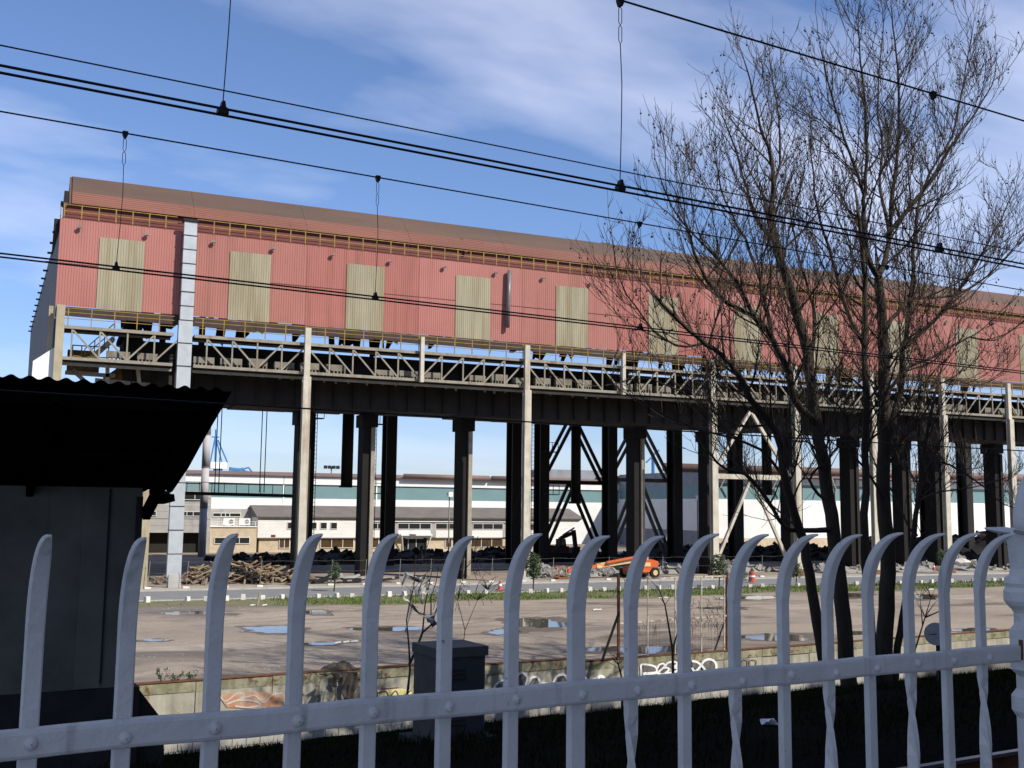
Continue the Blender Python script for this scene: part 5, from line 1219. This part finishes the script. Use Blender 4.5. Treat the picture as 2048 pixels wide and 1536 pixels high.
m = MB(); m.slab([W(7.03, 13.14, -2.62), W(7.06, 13.14, -2.62), W(7.06, 13.14, -2.48), W(7.03, 13.14, -2.48)], FN * .03); m.build('handle', darksteel, d_)
m = MB(); m.slab([W(6.40, 13.16, -2.02), W(7.19, 13.16, -2.02), W(7.19, 13.16, -1.89), W(6.40, 13.16, -1.89)], FN * .80); m.build('lid', cabinet_m, cb_)
m = MB(); m.slab([W(7.155, 13.3, -2.42), W(7.185, 13.3, -2.42), W(7.185, 13.3, -2.30), W(7.155, 13.3, -2.30)], FN * .1); m.build('hinge', darksteel, cb_)
m = MB(); m.slab([W(6.28, 13.08, gc - .4), W(7.42, 13.08, gc - .4), W(7.42, 13.08, -3.14), W(6.28, 13.08, -3.14)], FN * 1.0); m.build('plinth', shedplinth, cb_)
# round sign on a post
p = on_d(1872, 1268, 13.4); sd_ = thing('round_sign', Vector((p.x, p.y, H + bank_h(13.4))), 'round grey railway disc on a dark post beside the bank', 'sign')
m = MB(); ax = (FN * .55 + FD * .84).normalized(); m.tube([p - ax * .02, p + ax * .02], .205, 28); m.build('disc', M('disc_grey', (.34, .33, .34), (.28, .27, .28), 5, .6), sd_)
m = MB(); m.beam(p - FD * .19 - ax * .025, p + FD * .15 - ax * .025, .01, .012); m.build('disc_bar', darksteel, sd_)
m = MB(); m.beam(p + Vector((.03, 0, -.02)) + ax * .04, Vector((p.x + .03, p.y, H + bank_h(13.4) - .1)) + ax * .04, .05, .05); m.build('post', darksteel, sd_)
# railway track
tr = thing('railway_track', W(10, 6.17, -2.62), 'near railway track with a shining rail just below the platform', 'railway')
for d in (5.34, 7.0):
    m = MB(); m.slab([W(-35, d - .036, -2.375), W(100, d - .036, -2.375), W(100, d + .036, -2.375), W(-35, d + .036, -2.375)], (0, 0, .035)); m.build('rail_head', railtop, tr)
    m = MB(); m.slab([W(-35, d - .012, -2.49), W(100, d - .012, -2.49), W(100, d - .012, -2.378), W(-35, d - .012, -2.378)], FN * .024); m.slab([W(-35, d - .07, -2.51), W(100, d - .07, -2.51), W(100, d + .07, -2.51), W(-35, d + .07, -2.51)], (0, 0, .02)); m.build('rail_web', rust, tr)
slm = MB(); slm.obox((0, 0, 0), FD * .12, FN * 1.25, Vector((0, 0, .08))); slm = slm.mesh('sleeper', shedplinth)
for i in range(60): piece('sleeper', slm, tr, W(-4 + i * .62, 6.17, -2.60))
m = MB(); m.slab([W(-40, 3.8, -2.64), W(120, 3.8, -2.64), W(120, 8.6, -2.64), W(-40, 8.6, -2.64)], (0, 0, .045)); tag(m.build('ballast_bed', ballast), kind='structure')

# ================================================================== OVERHEAD LINES
def overhead(d, hc, hm, drops, r, label, link_px):
    t = thing('overhead_line', W(0, d, -2.6), label, 'overhead line')
    for o_, hh in ((-.022, .012), (.022, -.012)):
        m = MB(); m.tube([W(s, d + o_, hc + hh) for s in (-9.5, 5, 20, 40)], r, 8); m.build('contact_wire', blacksteel, t)
    m = MB(); m.tube([W(s, d, hm) for s in (-9.5, 5, 20, 40)], r * .95, 8); m.build('messenger_wire', blacksteel, t)
    for (xb, yb) in drops:
        s = on_d(xb, yb, d).dot(FD); st_ = s + random.uniform(-.01, .02); top = W(st_, d, hm); bot = W(s, d, hc); g_ = bpy.data.objects.new('dropper', None); col.objects.link(g_); g_.parent = t; g_.location = bot - t.location
        lk = (hm - hc) * .2
        bow = FD * .012
        m = MB(); m.tube([bot + Vector((0, 0, .03)), bot.lerp(top, .35) + bow, bot.lerp(top, .55) + bow * 1.3, top - Vector((0, 0, lk + .05))], r * .42, 6); m.build('dropper_wire', blacksteel, g_)
        for k_ in (0, 1):
            c0 = top - Vector((0, 0, .05 + lk * .5 * k_)); c1 = c0 - Vector((0, 0, lk * .5)); w_ = FD * .014
            m = MB(); m.tube([c0, c0 - Vector((0, 0, .02)) + w_, c1 + Vector((0, 0, .02)) + w_, c1, c1 + Vector((0, 0, .02)) - w_, c0 - Vector((0, 0, .02)) - w_, c0], r * .38, 5); m.build('dropper_link', blacksteel, g_)
        m = MB(); m.slab([bot + FD * q[0] + Vector((0, 0, q[1])) - FN * .03 for q in ((-.032, -.018), (.032, -.018), (.030, .016), (.014, .024), (.008, .06), (-.008, .06), (-.014, .024), (-.030, .016))], FN * .05); m.build('contact_clamp', blacksteel, g_)
        m = MB(); m.slab([top + FD * q[0] + Vector((0, 0, q[1])) - FN * .02 for q in ((-.025, -.015), (-.010, -.05), (.010, -.05), (.025, -.015), (.025, .018), (-.025, .018))], FN * .04); m.build('messenger_clamp', blacksteel, g_)
    return t
overhead(6.17, .3765 * 6.17, .6105 * 6.17, ((445, 218), (1240, 373), (1878, 500)), .0085, 'near railway overhead line of thick black paired contact wires with droppers', 1)
overhead(10.5, .2115 * 10.5, .3385 * 10.5, ((232, 533), (750, 597), (1280, 655), (1780, 708)), .0085, 'far railway overhead line of thinner black wires crossing the pink wall', 1)
m = MB(); m.tube([W(s, 9.0, .398 * 9.0) for s in (-9.5, 10, 40)], .0065, 6); tag(m.build('feeder_wire', blacksteel), 'single thin feeder wire crossing the sky above the paired contact wires', 'wire')
m = MB(); m.tube([W(s, 12.5, .0965 * 12.5 - (.05 if s == 15 else 0)) for s in (-9.5, 15, 40)], .011, 6); tag(m.build('telephone_cable', blacksteel), 'low thin cable crossing in front of the hall columns', 'wire')
for s, lab in ((-9.5, 'steel catenary portal carrying the wires on the shed side of the platform'), (40, 'steel catenary portal carrying the wires at the far end of the platform')):
    t = thing('catenary_portal', W(s, 4.2, -2.6), lab, 'portal')
    for d in (4.2, 13.2):
        m = MB(); m.beam(W(s, d, bank_h(d) - .3), W(s, d, 5.4), .25, .25); m.build('mast', steel_gr, t)
    m = MB(); m.beam(W(s, 4.2, 5.0), W(s, 13.2, 5.0), .2, .3); m.build('crossbeam', steel_gr, t)
    for d, h in ((6.17, .3765 * 6.17), (10.5, .2115 * 10.5), (9.0, .398 * 9), (12.5, .0965 * 12.5)): m = MB(); m.beam(W(s, d, h - .02), W(s, d, 5.0), .06, .06); m.build('hanger', steel_gr, t)

# ================================================================== THE WHITE IRON RAILING
rl = thing('iron_railing', W(1.3, 1.97, -1.6), 'white painted iron railing with outward curving pointed bars and riveted rail', 'railing')
DF = 1.975; SB = [.213, .361, .513, .666, .816, .978, 1.134, 1.296, 1.442, 1.593, 1.745, 1.901, 2.052, 2.198, 2.351, 2.494, 2.642]
SB = [.213 - .152 * k for k in range(8, 0, -1)] + SB
def bar(s, w, twist, tip):
    m = MB(); th = .016; path = []
    h = -1.55
    h0 = tip - .165
    for i in range(30): path.append((0, -1.55 + (h0 + 1.55) * i / 29, 1.0))
    reach = .120 + random.uniform(-.005, .005); N = 14
    for i in range(1, N + 1):
        a = i / N * R(86); path.append((reach * (1 - math.cos(a)) / (1 - math.cos(R(86))), h0 + .165 * math.sin(a) / math.sin(R(86)), 1 - .85 * (i / N) ** 3.2))
    ring = []
    for i, (o_, h, sc) in enumerate(path):
        p0 = path[max(i-1, 0)]; p1 = path[min(i+1, len(path)-1)]; dy, dz = -(p1[0]-p0[0]), p1[1]-p0[1]; L = math.hypot(dy, dz); tan = FN * (dy / L) + Vector((0, 0, dz / L)); nor = FD.cross(tan)
        ang = 0
        if twist:
            if h < -.46: ang = min(1, (-.46 - h) / .30) * math.pi
        u = FD * math.cos(ang) + FN * math.sin(ang) if twist else FD
        v = (nor if not twist or ang == 0 else FN * math.cos(ang) - FD * math.sin(ang))
        c = W(s, DF - o_, h); hw = w / 2 * sc; ht = (th / 2) * (1.0 if i < 30 else (1 - .55 * ((i - 29) / N) ** 2) * 1.15)
        if i >= 30: ht = th / 2 * 1.35 * (1 - .8 * ((i - 29) / N) ** 2.4)
        bv = .18
        for (x, y) in ((-1, -1 + bv * 2), (-1 + bv, -1), (1 - bv, -1), (1, -1 + bv * 2), (1, 1), (-1, 1)): m.v.append(tuple(c + u * hw * x + v * ht * (-y)))
    n = 6
    for i in range(len(path)-1):
        for j in range(n): a = i*n + j; b = i*n + (j+1) % n; m.f.append((a, a+n, b+n, b))
    m.f.append(tuple(range(n))); e = (len(path)-1)*n; m.f.append(tuple(e + j for j in reversed(range(n))))
    return m
nb = 0
for k_, s in enumerate(SB):
    i = k_ - 8; w = .040 if i == 7 else .0295
    bar(s, w, (i >= 7 and i % 2 == 0) and i != 7, -.055 + random.uniform(-.004, .004) - (.004 if i == 7 else 0)).build('bar', fence_w, rl)
# rail and rivets
m = MB(); n = 60; hs = .0255
rows = []
for i in range(n + 1):
    s = -1.1 + (2.80 + 1.1) * i / n; dh = .0015 * math.sin(i * .9) + random.uniform(-.0005, .0005); base = len(m.v)
    for (dd, hh) in ((-.007, -hs + .004), (-.010, -hs + .009), (-.010, hs - .009), (-.007, hs - .003), (.004, hs), (.004, -hs)): m.v.append(tuple(W(s, DF - .0125 + dd, -.393 + hh + dh)))
for i in range(n):
    for j in range(6): a = i*6 + j; b = i*6 + (j+1) % 6; m.f.append((a, b, b+6, a+6))
m.f.append(tuple(range(6))); m.f.append(tuple(n*6 + j for j in reversed(range(6))))
rail_o = m.build('rail', fence_w, rl)
rv = MB(); prof_ = [(.0105, 0), (.0100, .003), (.0075, .0062), (.004, .0078), (.0008, .0083)]
for r_, z in prof_:
    for j in range(14): t = 2*math.pi*j/14; v = FD * (r_ * math.cos(t)) + Vector((0, 0, r_ * math.sin(t))) - FN * z; rv.v.append(tuple(v))
for i in range(4):
    for j in range(14): a = i*14 + j; b = i*14 + (j+1) % 14; rv.f.append((a, a+14, b+14, b))
rv.f.append(tuple(56 + j for j in range(14)))
rvm = rv.mesh('rivet', fence_w); rvm.polygons.foreach_set('use_smooth', [True] * len(rvm.polygons))
for k_, s in enumerate(SB):
    piece('rivet', rvm, rail_o, W(s + .002, DF - .0224, -.395 + random.uniform(-.003, .003)), None, (random.uniform(.95, 1.15),) * 3)
m = MB(); m.beam(W(-1.1, DF - .014, -1.42), W(2.8, DF - .014, -1.42), .012, .055); m.build('lower_rail', fence_w, rl)
# ornate post
pc = W(2.868, DF, 0)
po = MB(); po.lathe(pc, [(.075, -1.6), (.075, -1.4), (.050, -1.35), (.050, -.58), (.062, -.56), (.062, -.52), (.047, -.50), (.047, -.285), (.053, -.275), (.066, -.262), (.072, -.25), (.072, -.225), (.066, -.212), (.070, -.200), (.066, -.185), (.055, -.178), (.0515, -.16), (.055, -.10), (.060, -.065), (.056, -.052), (.04, -.046), (.03, -.046)], 56)
pobj = po.build('post', fence_w, rl)
m = MB(); m.lathe(pc, [(.036, -.05), (.0385, -.02), (.036, .01), (.028, .05), (.018, .082), (.006, .108), (.0005, .115)], 20); m.build('finial', fence_w, pobj, True)
for k_ in range(6):
    a = k_ / 6 * 2 * math.pi + .35; o_ = (FD * math.cos(a) + FN * math.sin(a)); sd2 = Vector((-o_.y, o_.x, 0)); m = MB()
    for r_, h, w, t_ in ((.02, -.05, .018, .010), (.06, -.052, .022, .010), (.09, -.048, .016, .008), (.118, -.044, .003, .003)):
        c = pc + o_ * r_ + Vector((0, 0, h)); m.v += [tuple(c - sd2 * w - Vector((0, 0, t_ * .3))), tuple(c + Vector((0, 0, t_))), tuple(c + sd2 * w - Vector((0, 0, t_ * .3))), tuple(c - Vector((0, 0, t_)))]
    for i in range(3):
        for j in range(4): b = i*4 + j; c2 = i*4 + (j+1) % 4; m.f.append((b, c2, c2+4, b+4))
    m.f += [(3, 2, 1, 0), (12, 13, 14, 15)]; m.build('finial_leaf', fence_w, pobj)
m = MB(); m.slab([W(2.785, DF - .035, -.44), W(2.85, DF - .035, -.48), W(2.85, DF - .035, -.29), W(2.785, DF - .035, -.33)], FN * .05); m.build('rail_socket', fence_w, pobj)
for h in (-.315, -.455):
    m = MB(); m.tube([W(2.83, DF - .05, h), W(2.83, DF - .034, h)], .016, 12); m.build('socket_bolt', fence_w, pobj)
m = MB(); m.beam(W(2.783, DF - .02, -.41), W(2.786, DF - .0215, -.355), .006, .012); m.build('rust_gap', rust, pobj)

# ================================================================== UNSEEN BUILDING BEHIND THE PLATFORM (added and sized to shade the railing and the bank)
ab = thing('shade_building', W(45, -9, -1.6), 'unseen tall building behind the platform added to shade the railing and bank', 'building')
AT = 36.5
m = MB(); m.slab([W(1.0, -7.2, -1.6), W(100, -7.2, -1.6), W(100, -7.2, AT), W(1.0, -7.2, AT)], FN * -11); m.build('walls', shade_wall, ab)
m = MB(); m.slab([W(.7, -6.7, AT), W(100.3, -6.7, AT), W(100.3, -6.7, AT + .3), W(.7, -6.7, AT + .3)], FN * -12); m.build('roof', greyroof, ab)
wm = MB(); wm.obox((0, 0, 0), FD * .7, FN * .04, Vector((0, 0, .75))); wme = wm.mesh('window', glass)
for f_ in range(13):
    for c in range(22): piece('window', wme, ab, W(4.5 + c * 4.2, -7.19, .4 + f_ * 3.05))
    m = MB(); m.slab([W(1.2, -7.2, -.75 + f_ * 3.05), W(99.8, -7.2, -.75 + f_ * 3.05), W(99.8, -7.2, -.6 + f_ * 3.05), W(1.2, -7.2, -.6 + f_ * 3.05)], FN * .12); m.build('floor_band', concrete, ab)
